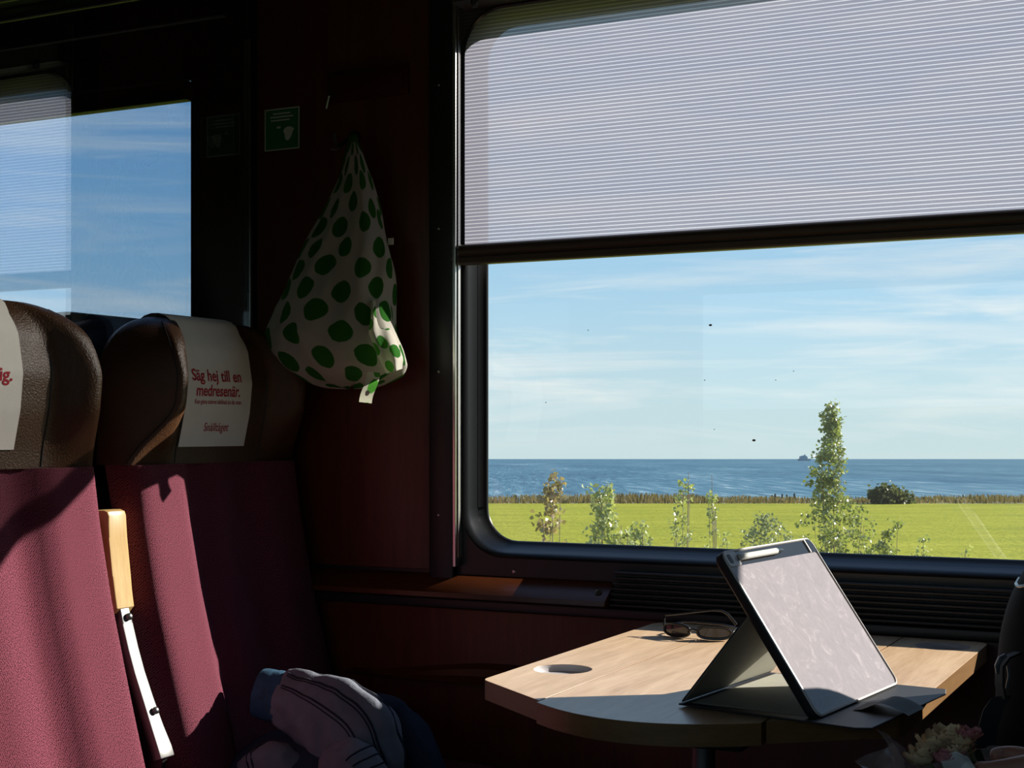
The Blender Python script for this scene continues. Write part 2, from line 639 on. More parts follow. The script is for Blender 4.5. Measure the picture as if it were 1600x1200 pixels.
# field, shore, sea
m, t = mat('field_grass')
v = t.coord('Object', (1, 1, 1))
n1 = t.noise(t.ground(0.05, 0.16), 2.2, 6, 0.65)
n2 = t.noise(v, 2.5, 5, 0.7)
k = t.m('ADD', t.m('MULTIPLY', n1, 0.65), t.m('MULTIPLY', n2, 0.35))
c = t.ramp(k, [(0.33, (0.175, 0.192, 0.010)), (0.5, (0.250, 0.265, 0.014)), (0.66, (0.325, 0.325, 0.028))])
p = t.n('ShaderNodeBsdfPrincipled', i_Roughness=0.9)
t.set(p.inputs['Base Color'], c)
p.inputs['Specular IOR Level'].default_value = 0.1
t.set(p.inputs['Normal'], t.bump(n2, 0.5, 0.25))
t.out(p)
simple('shore_soil', (0.16, 0.145, 0.09), 0.95, var=0.4, vscale=0.4)
simple('grass_blade', (0.20, 0.27, 0.05), 0.8)

m, t = mat('sea_water')
n1 = t.noise(t.ground(0.48, 0.030), 1.0, 5, 0.68, 0.2)
n2 = t.noise(t.ground(0.020, 0.0022), 1.0, 6, 0.6)
k = t.m('ADD', t.m('MULTIPLY', n1, 0.6), t.m('MULTIPLY', n2, 0.4))
c = t.ramp(k, [(0.36, (0.012, 0.058, 0.104)), (0.46, (0.026, 0.098, 0.158)), (0.53, (0.050, 0.140, 0.202)), (0.60, (0.11, 0.215, 0.27)), (0.66, (0.34, 0.42, 0.45))])
p = t.n('ShaderNodeBsdfPrincipled', i_Roughness=0.6)
t.set(p.inputs['Base Color'], c)
p.inputs['Specular IOR Level'].default_value = 0.12
t.set(p.inputs['Normal'], t.bump(n1, 0.4, 1.0))
t.out(p)

# ------------------------------------------------------------------ coach shell
YW = 2.53                   # back of the inside wall panels
XP = -1.869                 # glass partition
XL, XR, YB, ZC = -4.3, 2.3, -0.62, 2.32


def slab(name, lo, hi, m, parent=None):
    o = MB().box(lo, hi).build(name, M[m], parent)
    if parent is None:
        o['kind'] = 'structure'
    return o


slab('floor', (XL, YB, -0.06), (XR, 2.66, 0.0), 'carpet')
slab('ceiling', (XL, YB, ZC), (XR, 2.66, ZC + 0.06), 'ceiling_grey')
aw = thing('wall_aisle', (0, YB, 0), kind='structure')
AZ0, AZ1 = 0.92, 1.70          # daylight strip of the unseen aisle-side windows; added blinds limit the ambient light
for (lo, hi) in (((XL, 0), (XR, AZ0)), ((XL, 1.88), (XR, ZC)), ((XL, AZ0), (-2.02, 1.88)), ((-0.70, AZ0), (-0.54, 1.88)), ((0.78, AZ0), (XR, 1.88))):
    MB().box((lo[0], YB - 0.05, lo[1]), (hi[0], YB, hi[1])).build('wall_panel', M['dark_laminate'], aw)
for k, (x0, x1) in enumerate(((-2.04, -0.68), (-0.56, 0.80))):  # unseen windows added to raise the ambient light inside the coach
    wk = thing('window_%d' % (3 + k), ((x0 + x1) / 2, YB, 0.9), kind='structure')
    MB().box((x0, YB - 0.06, 0.90), (x1, YB - 0.054, 1.90)).build('pane', M['pane_clear'], wk)
    MB().box((x0, YB - 0.045, AZ1), (x1, YB - 0.042, 1.90)).build('added_blind', M['bar_brown'], wk)
    MB().box((x0, YB - 0.048, AZ1 - 0.03), (x1, YB - 0.03, AZ1), 0.003).build('bottom_bar', M['bar_brown'], wk)
slab('wall_left', (XL - 0.06, YB, 0.0), (XL, 2.66, ZC), 'dark_laminate')
slab('wall_right', (XR, YB, 0.0), (XR + 0.06, 2.66, ZC), 'dark_laminate')

# window wall with its two openings
WX0, WX1, WZ0, WZ1 = -1.371, 0.36, 0.8615, 1.932          # inner outline of the big window
LX0, LX1, LZ0, LZ1 = -1.337, 0.326, 0.8916, 1.900         # visible glass
VX0, VX1, VZ0, VZ1 = -3.55, -2.037, 0.88, 1.90            # window beyond the partition
wall = thing('wall_window', (0, 2.53, 0), kind='structure')
mb = MB()
fillplate(mb, [(-1.87, YW, 0), (XR, YW, 0), (XR, YW, ZC), (-1.87, YW, ZC)], [list(reversed(rrect(WX0, WX1, WZ0, WZ1, 0.092, YW)))], (0, 0.03, 0))
mb.build('wall_panel', M['black_plastic'], wall)
for (lo, hi) in (((XL, 0), (-1.87, VZ0)), ((XL, VZ1), (-1.87, ZC)), ((XL, VZ0), (VX0, VZ1)), ((VX1, VZ0), (-1.87, VZ1))):
    MB().box((lo[0], YW, lo[1]), (hi[0], YW + 0.03, hi[1])).build('wall_panel', M['black_plastic'], wall)
# wood cladding beside, and under, the window
MB().box((XP + 0.012, 2.520, 0.833), (-1.437, YW, ZC), 0.002).build('wood_panel', M['wall_wood'], wall)
MB().box((-1.86, 2.498, 0.02), (2.2, YW, 0.762), 0.002).build('wood_panel', M['wall_wood'], wall)
MB().box((-4.2, 2.515, 0.02), (XP - 0.05, YW, 0.80), 0.002).build('wood_panel', M['wall_wood'], wall)
MB().box((-1.436, 2.511, 0.812), (-1.381, YW, 2.2), 0.004).build('side_trim', M['black_plastic'], wall)
for zz in (0.942, 1.223, 1.505, 1.787):
    MB().lathe([(0, 0.0022), (0.0022, 0.0018), (0.0034, 0.0)], 12, Matrix.Translation((-1.413, 2.511, zz)) @ Matrix.Rotation(math.pi / 2, 4, 'X')).build('screw', M['bolt_steel'], wall)
for (uu, vv) in ((803, 893), (1091, 906), (1427, 924)):
    pp = aty(uu, vv, YW)
    MB().lathe([(0, 0.0022), (0.003, 0.0018), (0.0046, 0.0)], 12, Matrix.Translation(pp) @ Matrix.Rotation(math.pi / 2, 4, 'X')).build('screw', M['bolt_steel'], wall)

# sloping wooden sill left of the vent
sill = thing('trim_1', (-1.35, 2.50, 0.77), kind='structure')
prof = [(2.53, 0.826), (2.518, 0.824), (2.474, 0.795), (2.472, 0.786), (2.482, 0.782), (2.53, 0.782)]
MB().prism([(-1.83, y, z) for (y, z) in prof], (-1.044 + 1.83, 0, 0), 0.0015).build('sill_board', M['ledge_wood'], sill)
pp = Vector((-1.064, 2.493, 0.8085))
MB().lathe([(0.0, 0.002), (0.003, 0.002), (0.0034, 0.0035), (0.006, 0.003), (0.0065, 0.0)], 16, Matrix.Translation(pp) @ Matrix.Rotation(math.radians(56), 4, 'X')).build('screw', M['bolt_steel'], sill)
MB().box((-1.83, 2.484, 0.764), (2.2, 2.53, 0.781), 0.002).build('lip', M['black_plastic'], sill)

# heater vent under the window
vent = thing('trim_2', (-0.3, 2.5, 0.77), kind='structure')
MB().box((-1.043, 2.516, 0.782), (2.2, 2.529, 0.846)).build('vent_back', M['vent_black'], vent)
for k in range(7):
    z = 0.785 + k * 0.0096
    y = 2.484 + k * 0.0035
    MB().box((-1.040, y, z), (2.2, y + 0.022, z + 0.0052), 0.0015, 1).build('slat', M['vent_black'], vent)

# window frame
win = thing('window_1', (-0.5, 2.56, 0.86), kind='structure')
mb = MB()
L = [rrect(WX0, WX1, WZ0, WZ1, 0.092, 2.526), rrect(WX0 + .004, WX1 - .004, WZ0 + .004, WZ1 - .004, 0.088, 2.524),
     rrect(WX0 + .008, WX1 - .008, WZ0 + .008, WZ1 - .008, 0.084, 2.528), rrect(WX0 + .012, WX1 - .012, WZ0 + .012, WZ1 - .012, 0.082, 2.536),
     rrect(LX0 - .014, LX1 + .014, LZ0 - .011, LZ1 + .011, 0.076, 2.560), rrect(LX0 - .003, LX1 + .003, LZ0 - .003, LZ1 + .003, 0.068, 2.571),
     rrect(LX0, LX1, LZ0, LZ1, 0.065, 2.574), rrect(LX0, LX1, LZ0, LZ1, 0.065, 2.577), rrect(LX0 - .06, LX1 + .06, LZ0 - .06, LZ1 + .06, 0.1, 2.60)]
mb.loft(L)
mb.loft([rrect(WX0 - .0, WX1 + .0, WZ0 - .0, WZ1 + .0, 0.092, 2.526), rrect(WX0 - .001, WX1 + .001, WZ0 - .001, WZ1 + .001, 0.093, 2.545)])
mb.build('gasket', M['gasket'], win, 60, weld=1e-5)
pane = MB().box((LX0 - 0.03, 2.583, LZ0 - 0.03), (LX1 + 0.03, 2.587, LZ1 + 0.03)).build('pane', M['pane_clear'], win)
for (uu, vv, r) in ((1110, 508, 0.0034), (1178, 688, 0.0036), (1101, 594, 0.0015), (1212, 594, 0.0013), (1240, 580, 0.0013), (853, 629, 0.0015), (1116, 671, 0.0013), (919, 516, 0.0015)):
    q = aty(uu, vv, 2.582)
    MB().lathe([(0, 0.0006), (r * 0.7, 0.0005), (r, 0)], 7, Matrix.Translation(q) @ Matrix.Rotation(math.pi / 2, 4, 'X') @ Matrix.Diagonal((1, 0.6, 1, 1))).build('dirt_speck', M['speck'], pane)

# blind of the big window
bl = thing('window_blind', (-0.5, 2.52, 1.43), 'pleated lavender-grey blind half lowered over the large window', 'blind')
mb = MB()
mb.grid(lambda a, b: (lerp(-1.370, 0.355, a), 2.5275, lerp(1.455, 2.06, b)), 4, 8)
mb.build('blind_fabric', M['blind_fabric'], bl, recalc=False)
mb = MB()
bp = [(2.530, 1.470), (2.513, 1.470), (2.506, 1.466), (2.503, 1.459), (2.505, 1.451), (2.510, 1.448), (2.510, 1.446), (2.507, 1.444), (2.507, 1.434), (2.510, 1.431), (2.530, 1.431)]
mb.prism([(-1.366, y, z) for (y, z) in bp], (1.716, 0, 0))
mb.build('bottom_bar', M['bar_brown'], bl)
MB().box((-1.3695, 2.506, 1.432), (-1.3662, 2.529, 1.445), 0.0008, 1).build('end_cap', M['steel'], bl)
MB().tube([(-1.384, 2.509, 1.4415), (-1.366, 2.512, 1.450)], 0.0022, 8).build('guide_pin', M['bolt_steel'], bl)
MB().box((-1.380, 2.506, 0.842), (-1.3725, 2.530, 2.02), 0.0012, 2).build('guide_rail', M['aluminium'], bl)
MB().box((-1.3712, 2.512, 0.860), (-1.3695, 2.529, 2.02), 0.0005, 1).build('guide_rail', M['aluminium'], bl)
a = aty(722, 4, 2.51)
hb = MB().prism([(-1.366, 2.53, a.z - 0.010), (-1.366, 2.475, a.z - 0.008), (-1.366, 2.470, a.z + 0.03), (-1.366, 2.53, a.z + 0.06)], (1.72, 0, 0), 0.002).build('head_box', M['head_metal'], bl)
kp = aty(743, 4, 2.468)
MB().lathe([(0, 0.012), (0.006, 0.0115), (0.0085, 0.006), (0.0085, -0.004), (0.005, -0.010), (0, -0.011)], 16, Matrix.Translation((kp.x, 2.466, kp.z + 0.003))).build('knob', M['black_plastic'], hb)
MB().cyl((kp.x - .006, 2.466, kp.z - .0085), (kp.x + .006, 2.466, kp.z - .0085), 0.0012, 8).build('pin', M['steel'], hb)

# partition of glass behind the seats
part = thing('glass_partition', (XP, 1.6, 0.9), 'clear blue-tinted glass partition behind the maroon seats', 'partition')
MB().box((XP - 0.004, 1.02, 1.0), (XP + 0.004, 2.505, ZC - 0.005)).build('glass_pane', M['partition_glass'], part)
MB().box((XP - 0.012, 1.0, 0.02), (XP + 0.010, 2.505, 1.0), 0.002).build('lower_panel', M['dark_laminate'], part)
MB().box((XP - 0.012, 1.0, 1.0), (XP + 0.010, 1.02, ZC - 0.005), 0.002).build('post', M['black_plastic'], part)
MB().box((XP - 0.010, 2.506, 0.9), (XP + 0.006, 2.5195, 1.93), 0.001).build('edge_strip', M['bolt_steel'], part)

# window and blind box beyond the partition
w2 = thing('window_2', (-2.8, 2.56, 0.88), kind='structure')
mb = MB()
mb.loft([rrect(VX0, VX1, VZ0, VZ1, 0.02, 2.528), rrect(VX0 + .002, VX1 - .001, VZ0 + .004, VZ1 - .004, 0.02, 2.57), rrect(VX0 - .06, VX1 + .06, VZ0 - .06, VZ1 + .06, 0.04, 2.60)])
mb.build('gasket', M['gasket'], w2, 60)
MB().box((VX0 - 0.03, 2.583, VZ0 - 0.03), (VX1 + 0.03, 2.587, VZ1 + 0.03)).build('pane', M['pane_tinted'], w2)
rb = thing('rolled_blind', (-2.8, 2.5, 1.8), 'rolled-up dark blind at the top of the window beyond the glass partition', 'blind')
MB().box((VX0 - .02, 2.50, 1.818), (VX1 + 0.01, 2.527, 1.86), 0.003).build('bottom_bar', M['black_plastic'], rb)
MB().box((VX0 - .02, 2.49, 1.862), (VX1 + 0.01, 2.527, 1.93), 0.006).build('head_box', M['black_plastic'], rb)
# small printed note in the window corner
st = thing('window_sticker', aty(303, 156, 2.581), 'small dark printed sticker in the top corner of the far window', 'sticker')
for (u0, v0, u1, v1) in ((296, 150, 312, 152.5), (294, 154, 298, 159), (300, 154.5, 316, 158), (301, 159, 312, 160.5)):
    a, b = aty(u0, v1, 2.5815), aty(u1, v0, 2.5825)
    MB().box((a.x, 2.5812, a.z), (b.x, 2.5822, b.z)).build('print_mark', M['black_plastic'], st)

# luggage rack along the wall beyond the partition
rk = thing('luggage_rack', (-3.0, 2.3, 1.98), 'dark luggage rack with thin rails above the window beyond the partition', 'rack')
MB().box((-4.2, 2.22, 2.02), (XP - 0.03, 2.52, 2.04), 0.004).build('shelf', M['black_plastic'], rk)
for (y, z) in ((2.20, 2.03), (2.26, 2.005), (2.36, 2.000), (2.47, 1.975)):
    MB().tube([(-4.2, y, z), (XP - 0.03, y, z)], 0.006, 10).build('rail', M['bolt_steel'], rk)

# ------------------------------------------------------------------ seats
ZB, ZH, ZT = 0.40, 1.047, 1.318
HW = 0.25


def backx(z):
    return interp([(0.40, -1.615), (0.52, -1.625), (0.67, -1.668), (0.82, -1.708), (0.95, -1.734), (1.05, -1.748)], z)


def seat_back(yc):
    def fr(p, z):
        ap = abs(p)
        x = backx(z) + 0.034 * smooth(0.30, 0.52, ap) - 0.012 * smooth(0.0, 0.3, ap)
        e = max(0.0, 1 - ap ** 22) ** 0.5
        return lerp(-1.79 + 0.13 * (1.05 - z) / 0.65, x, e)
    mb = MB()
    n = 44
    ps = [math.sin(math.pi / 2 * (2 * i / n - 1)) for i in range(n + 1)]
    rows = [ZB + (ZH - ZB) * j / 26 for j in range(27)]
    L = []
    for z in rows:
        lp = [(fr(p, z), yc + p * HW, z) for p in ps]
        xb = -1.832 + 0.13 * (1.05 - z) / 0.65
        lp += [(xb + 0.03 * abs(p) ** 8, yc + p * HW * 0.985, z) for p in reversed(ps[1:-1])]
        L.append(lp)
    mb.loft(L)
    for lp in (L[0], L[-1]):
        mb.bm.faces.new([mb.bm.verts.new(Vector(q)) for q in lp])
    return mb


def bulge(z):
    return smooth(1.03, 1.165, z) * (1 - 0.45 * smooth(1.20, 1.32, z))


def head_front(p, z):
    ap = abs(p)
    c = interp([(1.04, -1.747), (1.08, -1.742), (1.14, -1.728), (1.20, -1.722), (1.26, -1.732), (1.30, -1.750), (1.32, -1.768)], z)
    return c + 0.050 * bulge(z) * smooth(0.50, 0.72, ap)


def head_hw(z):
    r = 0.135
    zc = ZT - r
    if z <= zc:
        return HW
    k = (z - zc) / r
    return HW - r + r * math.sqrt(max(0.0, 1 - k * k))


def head_section(z):
    """half cross-section (side offset, x) from the middle of the front round to the middle of the back"""
    bu = bulge(z)
    hw = head_hw(z)
    k = hw / HW
    pip_y = (HW - 0.056 * bu)
    pts = []
    for i in range(17):
        y = (pip_y - 0.006) * i / 16
        pts.append((y * k, head_front(y / HW, z)))
    px_ = pts[-1][1] - 0.004
    pts += [((pip_y - 0.001) * k, px_), (pip_y * k, px_ - 0.006)]
    for i in range(1, 7):
        q = i / 6
        pts.append((lerp(pip_y, HW, math.sin(q * math.pi / 2)) * k, lerp(px_ - 0.006, -1.812, q)))
    pts += [((HW - 0.008) * k, -1.826), ((HW - 0.024) * k, -1.833), (HW * 0.6 * k, -1.833), (0.0, -1.833)]
    g = 1.0
    if z > ZT - 0.05:
        kk = (z - ZT + 0.05) / 0.05
        g = math.sqrt(max(0.0, 1 - kk * kk))
    return [(y, lerp(-1.785, x, g if x > -1.785 else 0.3 + 0.7 * g)) for (y, x) in pts], 18


def seat_head(yc):
    mb = MB()
    rows = [ZH + (ZT - ZH) * math.sin(math.pi / 2 * j / 30) for j in range(31)]
    L = []
    for z in rows:
        h, _ = head_section(z)
        L.append([(x, yc + y, z) for (y, x) in h] + [(x, yc - y, z) for (y, x) in reversed(h[1:-1])])
    mb.loft(L)
    mb.bm.faces.new([mb.bm.verts.new(Vector(q)) for q in L[0]])
    mb.bm.faces.new([mb.bm.verts.new(Vector(q)) for q in L[-1]])
    return mb


def cover(yc, y0, y1):
    """paper cover hanging over the headrest front and back"""
    path = []
    N = 40

    def pt(y, k):
        # k 0..1: front bottom -> over the top -> a little down the back
        p = (y - yc) / HW
        if k < 0.72:
            z = lerp(1.078, ZT - 0.022, k / 0.72)
            kk = max(0.0, (z - ZT + 0.05) / 0.05)
            g = math.sqrt(max(0.0, 1 - kk * kk))
            return Vector((lerp(-1.785, head_front(p, z), g) + 0.0035, y, z))
        a = (k - 0.72) / 0.28
        kk = 0.028 / 0.05
        g = math.sqrt(1 - kk * kk)
        x0 = lerp(-1.785, head_front(p, ZT - 0.022), g) + 0.0035
        ang = lerp(0.0, 1.0, a)
        if ang < 0.6:
            q = ang / 0.6 * math.pi
            r = (x0 + 1.839) / 2
            return Vector(((x0 - 1.839) / 2 + r * math.cos(q), y, ZT - 0.022 + 0.029 * math.sin(q)))
        return Vector((-1.839, y, ZT - 0.022 - 0.08 * (ang - 0.6) / 0.4))
    mb = MB()
    mb.grid(lambda a, b: pt(lerp(y0, y1, a), b), 12, 48)
    fr = {}
    return mb, pt


def surf_x(yc, y, z):
    p = (y - yc) / HW
    return head_front(p, z) + 0.0042


def text_mesh(txt, height, width, mid_y, z_base, surf, parent, name='lettering', skew=0.0, bold=0.0):
    cu = bpy.data.curves.new('lettering', 'FONT')
    cu.body = txt
    cu.size = 1.0
    cu.offset = bold
    cu.resolution_u = 4
    ob = bpy.data.objects.new('lettering_tmp', cu)
    C.objects.link(ob)
    dg = bpy.context.evaluated_depsgraph_get()
    me = bpy.data.meshes.new_from_object(ob.evaluated_get(dg))
    bpy.data.objects.remove(ob)
    xs = [v.co.x for v in me.vertices]
    x0, x1 = min(xs), max(xs)
    off = Vector(parent['_o'])
    for v in me.vertices:
        y = mid_y + ((v.co.x - x0) / (x1 - x0) - 0.5) * width
        z = z_base + v.co.y * height
        v.co = Vector((surf(y, z), y, z)) - off
    me.name = name
    me.materials.append(M['lettering_red'])
    o = bpy.data.objects.new(name, me)
    C.objects.link(o)
    o.parent = parent
    return o


def cushion(yc):
    mb = MB()
    L = []
    prof = []
    n = 20
    # rounded block, front edge waterfall
    for j in range(n + 1):
        a = j / n
        x = lerp(-1.66, -1.14, a)
        L_ = []
        top = 0.470 + 0.012 * math.sin(math.pi * a) - 0.06 * smooth(0.86, 1.0, a)
        for i in range(25):
            q = 2 * i / 24 - 1
            e = (1 - abs(q) ** 8) ** 0.35 if abs(q) < 1 else 0
            L_.append((x, yc + q * 0.238, 0.36 + (top + 0.012 * smooth(0.55, 0.85, abs(q)) - 0.36) * e))
        for i in range(23, 0, -1):
            q = 2 * i / 24 - 1
            L_.append((x, yc + q * 0.234, 0.335))
        L.append(L_)
    mb.loft(L)
    for lp in (L[0], L[-1]):
        mb.bm.faces.new([mb.bm.verts.new(Vector(q)) for q in lp])
    return mb


def make_seat(yc, label, fabric='seat_fabric', lea='leather'):
    s = thing('train_seat', (-1.6, yc, 0.0), label, 'seat', 'coach seats')
    seat_back(yc).build('backrest', M[fabric], s, 50, weld=1e-5)
    seat_head(yc).build('headrest', M[lea], s, 60, weld=1e-5)
    cushion(yc).build('seat_cushion', M[fabric], s, 60, weld=1e-5)
    MB().box((-1.60, yc - 0.20, 0.0), (-1.28, yc + 0.20, 0.32), 0.01).build('base', M['black_plastic'], s)
    # piping seams of the headrest
    for sg_ in (-1, 1):
        pp = []
        for k in range(22):
            z = 1.05 + 0.0122 * k
            h, i = head_section(z)
            pp.append((h[i][1] + 0.0004, yc + sg_ * (h[i][0] + 0.0004), z))
        MB().tube(pp, 0.0019, 6).build('piping', M['leather_side'], s)
    for q in (-0.50, 0.50):
        y = yc + q * HW
        MB().tube([(head_front(q, z) + 0.0006, y, z) for z in [1.05 + 0.012 * k for k in range(17)]], 0.0016, 6).build('seam', M['leather_side'], s)
    return s


YA, YN = 1.662, 2.245     # seat centres: aisle seat, window seat
s1 = make_seat(YN, 'maroon seat beside the window wall with lettered paper headrest cover and jacket on it')
s2 = make_seat(YA, 'maroon aisle seat, nearer one left of the folded-up wooden armrest')

CY0, CY1 = 2.122, 2.318
mb, pt = cover(YN, CY0, CY1)
c1 = mb.build('headrest_cover', M['cover_paper'], s1, 180)
c1['label'] = 'white paper cover with red lettering'
sf = lambda y, z: surf_x(YN, y, z)
text_mesh('Säg hej till en', 0.0300, 0.146, 2.211, 1.2005, sf, c1, bold=0.020)
text_mesh('medresenär.', 0.0300, 0.130, 2.217, 1.1725, sf, c1, bold=0.020)
text_mesh('Kan göra större skillnad än du tror.', 0.0125, 0.141, 2.219, 1.1575, sf, c1, bold=0.006)
text_mesh('Snälltåget', 0.0225, 0.073, 2.222, 1.1070, sf, c1, bold=0.002)
AY0, AY1 = 1.535, 1.722
mb, pt = cover(YA, AY0, AY1)
c2 = mb.build('headrest_cover', M['cover_paper'], s2, 180)
c2['label'] = 'white paper cover with red lettering'
sf2 = lambda y, z: surf_x(YA, y, z)
text_mesh('ig.', 0.0300, 0.026, 1.687, 1.1860, sf2, c2, bold=0.020)

# seat of the next section, back to back, seen through the glass
s3 = thing('train_seat', (-2.1, 2.20, 0.0), 'dark navy seat top showing through the glass behind the maroon seats', 'seat', 'coach seats')
for nm, fn, mt in (('backrest', seat_back, 'navy_cloth'), ('headrest', seat_head, 'navy_cloth'), ('seat_cushion', cushion, 'navy_cloth')):
    mb = fn(0.0)
    for v in mb.bm.verts:
        v.co = Vector((-3.73 - v.co.x - 0.03, 2.20 - v.co.y, v.co.z + (0.012 if v.co.z > 0.5 else 0)))
    mb.build(nm, M[mt], s3, 60, weld=1e-5)

# facing seats across the table
XM = -0.655
for yc, lab in ((YN, 'maroon seat across the table, carrying the black backpack'), (YA, 'maroon seat across the table under the person with the bouquet')):
    src = s1 if yc == YN else s2
    r = src.copy()
    C.objects.link(r)
    r['label'] = lab
    for ch in src.children:
        if ch.name.startswith('headrest_cover'):
            continue
        d = ch.copy()
        C.objects.link(d)
        d.parent = r
    r.location = (2 * XM + 1.6, yc, 0)
    r.rotation_euler = (0, 0, math.pi)

# folded-up armrest between the seats
ar = thing('folded_armrest', (-1.66, 1.955, 0.45), 'folded-up armrest of pale wood and steel between the two maroon seats', 'armrest')
YG = 1.957
path = []
prof = [(-1.800, 0.80), (-1.800, 0.963), (-1.795, 0.970), (-1.742, 0.972), (-1.734, 0.969), (-1.731, 0.962), (-1.730, 0.925), (-1.722, 0.86), (-1.713, 0.805), (-1.722, 0.795)]
MB().prism([(x, YG - 0.027, z) for (x, z) in prof], (0, 0.045, 0), 0.003).build('wooden_grip', M['grip_wood'], ar)
cl = [(-1.722, 0.806), (-1.713, 0.775), (-1.701, 0.735), (-1.687, 0.695), (-1.668, 0.650), (-1.648, 0.605), (-1.632, 0.572), (-1.626, 0.556)]
mb = MB()
hwid = [0.013, 0.0145, 0.0145, 0.0145, 0.015, 0.017, 0.0195, 0.0195]
L = []
for (x, z), h in zip(cl, hwid):
    L.append([(x + 0.006, YG - 0.004 - h * 0.2 + h, z + 0.002), (x + 0.006, YG - 0.004 - h * 0.2 - h * 0.8, z + 0.002), (x - 0.012, YG - 0.004 - h, z - 0.004), (x - 0.012, YG - 0.004 + h * 0.8, z - 0.004)])
mb.loft(L)
for lp in (L[0], L[-1]):
    mb.bm.faces.new([mb.bm.verts.new(Vector(q)) for q in lp])
bmesh.ops.remove_doubles(mb.bm, verts=mb.bm.verts, dist=1e-5)
bmesh.ops.bevel(mb.bm, geom=list(mb.bm.edges), offset=0.0022, segments=2, profile=0.5, affect='EDGES')
br = mb.build('steel_bracket', M['steel'], ar, 40)
for (x, z) in ((-1.7095, 0.790), (-1.652, 0.634)):
    MB().lathe([(0, 0.004), (0.0035, 0.0034), (0.0062, 0.001), (0.0065, -0.003)], 16, Matrix.Translation((x + 0.004, YG - 0.003, z)) @ Matrix.Rotation(math.radians(72), 4, 'Y')).build('bolt', M['bolt_steel'], br)
MB().prism([(-1.80, YG - 0.006, 0.80), (-1.722, YG - 0.006, 0.80), (-1.63, YG - 0.006, 0.555), (-1.66, YG - 0.006, 0.45), (-1.74, YG - 0.006, 0.45)], (0, 0.012, 0), 0.002).build('hinge_plate', M['black_plastic'], ar)

# ------------------------------------------------------------------ table
TZ = 0.764
TXL, TXR, S1, S2, TYB = -0.942, -0.368, -0.803, -0.507, 2.476
TM = (TXL + TXR) / 2
tb = thing('folding_table', (TM, 2.05, 0.0), 'folding wooden wall table with two hinged leaves and cup recesses', 'table')


def leaf(name, outline, hole=None):
    mb = MB()
    o = [Vector((x, y, TZ)) for (x, y) in outline]
    hs = []
    if hole:
        hx, hy, hr = hole
        hs = [[Vector((hx + hr * math.cos(2 * math.pi * k / 40), hy + hr * math.sin(2 * math.pi * k / 40), TZ)) for k in range(40)]]
    fillplate(mb, o, hs, (0, 0, -0.027))
    ob = mb.build(name, M['table_wood'], tb, 30)
    ob.data.materials.append(M['edge_wood'])
    for p in ob.data.polygons:
        if abs(p.normal.z) < 0.5:
            p.material_index = 1
    bv = ob.modifiers.new('bevel', 'BEVEL')
    bv.width = 0.0025
    bv.segments = 2
    bv.limit_method = 'ANGLE'
    bv.angle_limit = math.radians(60)
    return ob


def corner(p, a, b, r, n=5):
    p, a, b = Vector(p), Vector(a), Vector(b)
    p0 = p + (a - p).normalized() * r
    p1 = p + (b - p).normalized() * r
    return [tuple((p0 * (1 - k / n) ** 2 + p * 2 * (k / n) * (1 - k / n) + p1 * (k / n) ** 2)) for k in range(n + 1)]


def mir(pts):
    return [(2 * TM - x, y) for (x, y) in reversed(pts)]


HL = (-0.879, 1.927, 0.0425)
HR = (2 * TM + 0.879 + 0.002, 2.400, 0.0425)
left = [(S1 - 0.0012, 1.690)] + [(S1 - 0.0012, TYB)] + corner((TXL, TYB), (S1, TYB), (TXL, 1.8), 0.03) + corner((TXL, 1.798), (TXL, 2.4), (S1, 1.690), 0.014)
leaf('table_leaf', left, HL)
leaf('table_leaf', mir(left), HR)
nose = []
for k in range(25):
    x = lerp(S1 + 0.0012, S2 - 0.0012, k / 24)
    q = (x - TM) / 0.148
    nose.append((x, 1.617 + 0.062 * q * q))
leaf('table_top', nose + [(S2 - 0.0012, TYB), (S1 + 0.0012, TYB)])
for (hx, hy, hr) in (HL, HR):
    MB().lathe([(hr - 0.0002, 0.0), (hr - 0.0002, -0.004), (hr - 0.002, -0.009), (hr - 0.004, -0.010), (0, -0.010)], 40, Matrix.Translation((hx, hy, TZ - 0.0004))).build('cup_recess', M['cup_metal'], tb)
MB().box((TM - 0.10, 1.75, TZ - 0.055), (TM + 0.10, 2.44, TZ - 0.028), 0.004).build('under_frame', M['black_plastic'], tb)
MB().tube([(TM - 0.012, 1.93, 0.012), (TM - 0.012, 1.93, TZ - 0.05)], 0.0165, 20).build('leg', M['steel'], tb)
MB().lathe([(0, 0.014), (0.09, 0.012), (0.1, 0.004), (0.1, 0.0)], 28, Matrix.Translation((TM - 0.012, 1.93, 0))).build('foot', M['bolt_steel'], tb)

# wooden armrest on the lower wall
wa = thing('wooden_ledge', (-1.22, 2.46, 0.60), 'curved wooden ledge fixed low on the wood wall behind the jacket', 'ledge')
mb = MB()
L = []
for k in range(25):
    a = k / 24
    x = lerp(-1.60, -0.98, a)
    top = 0.662 - 0.018 * smooth(0.55, 1.0, a) - 0.030 * smooth(0.55, 0.0, a)
    bot = 0.625 + 0.006 * a
    dp = 0.050 * (0.45 + 0.55 * math.sin(math.pi * min(1, a * 0.9 + 0.1)))
    L.append([(x, 2.499, bot), (x, 2.499 - dp, bot), (x, 2.499 - dp - 0.006, (bot + top) / 2), (x, 2.499 - dp, top - 0.004), (x, 2.499, top)])
mb.loft(L)
for lp in (L[0], L[-1]):
    mb.bm.faces.new([mb.bm.verts.new(Vector(q)) for q in lp])
mb.build('wooden_rest', M['ledge_wood'], wa, 40, weld=1e-5)

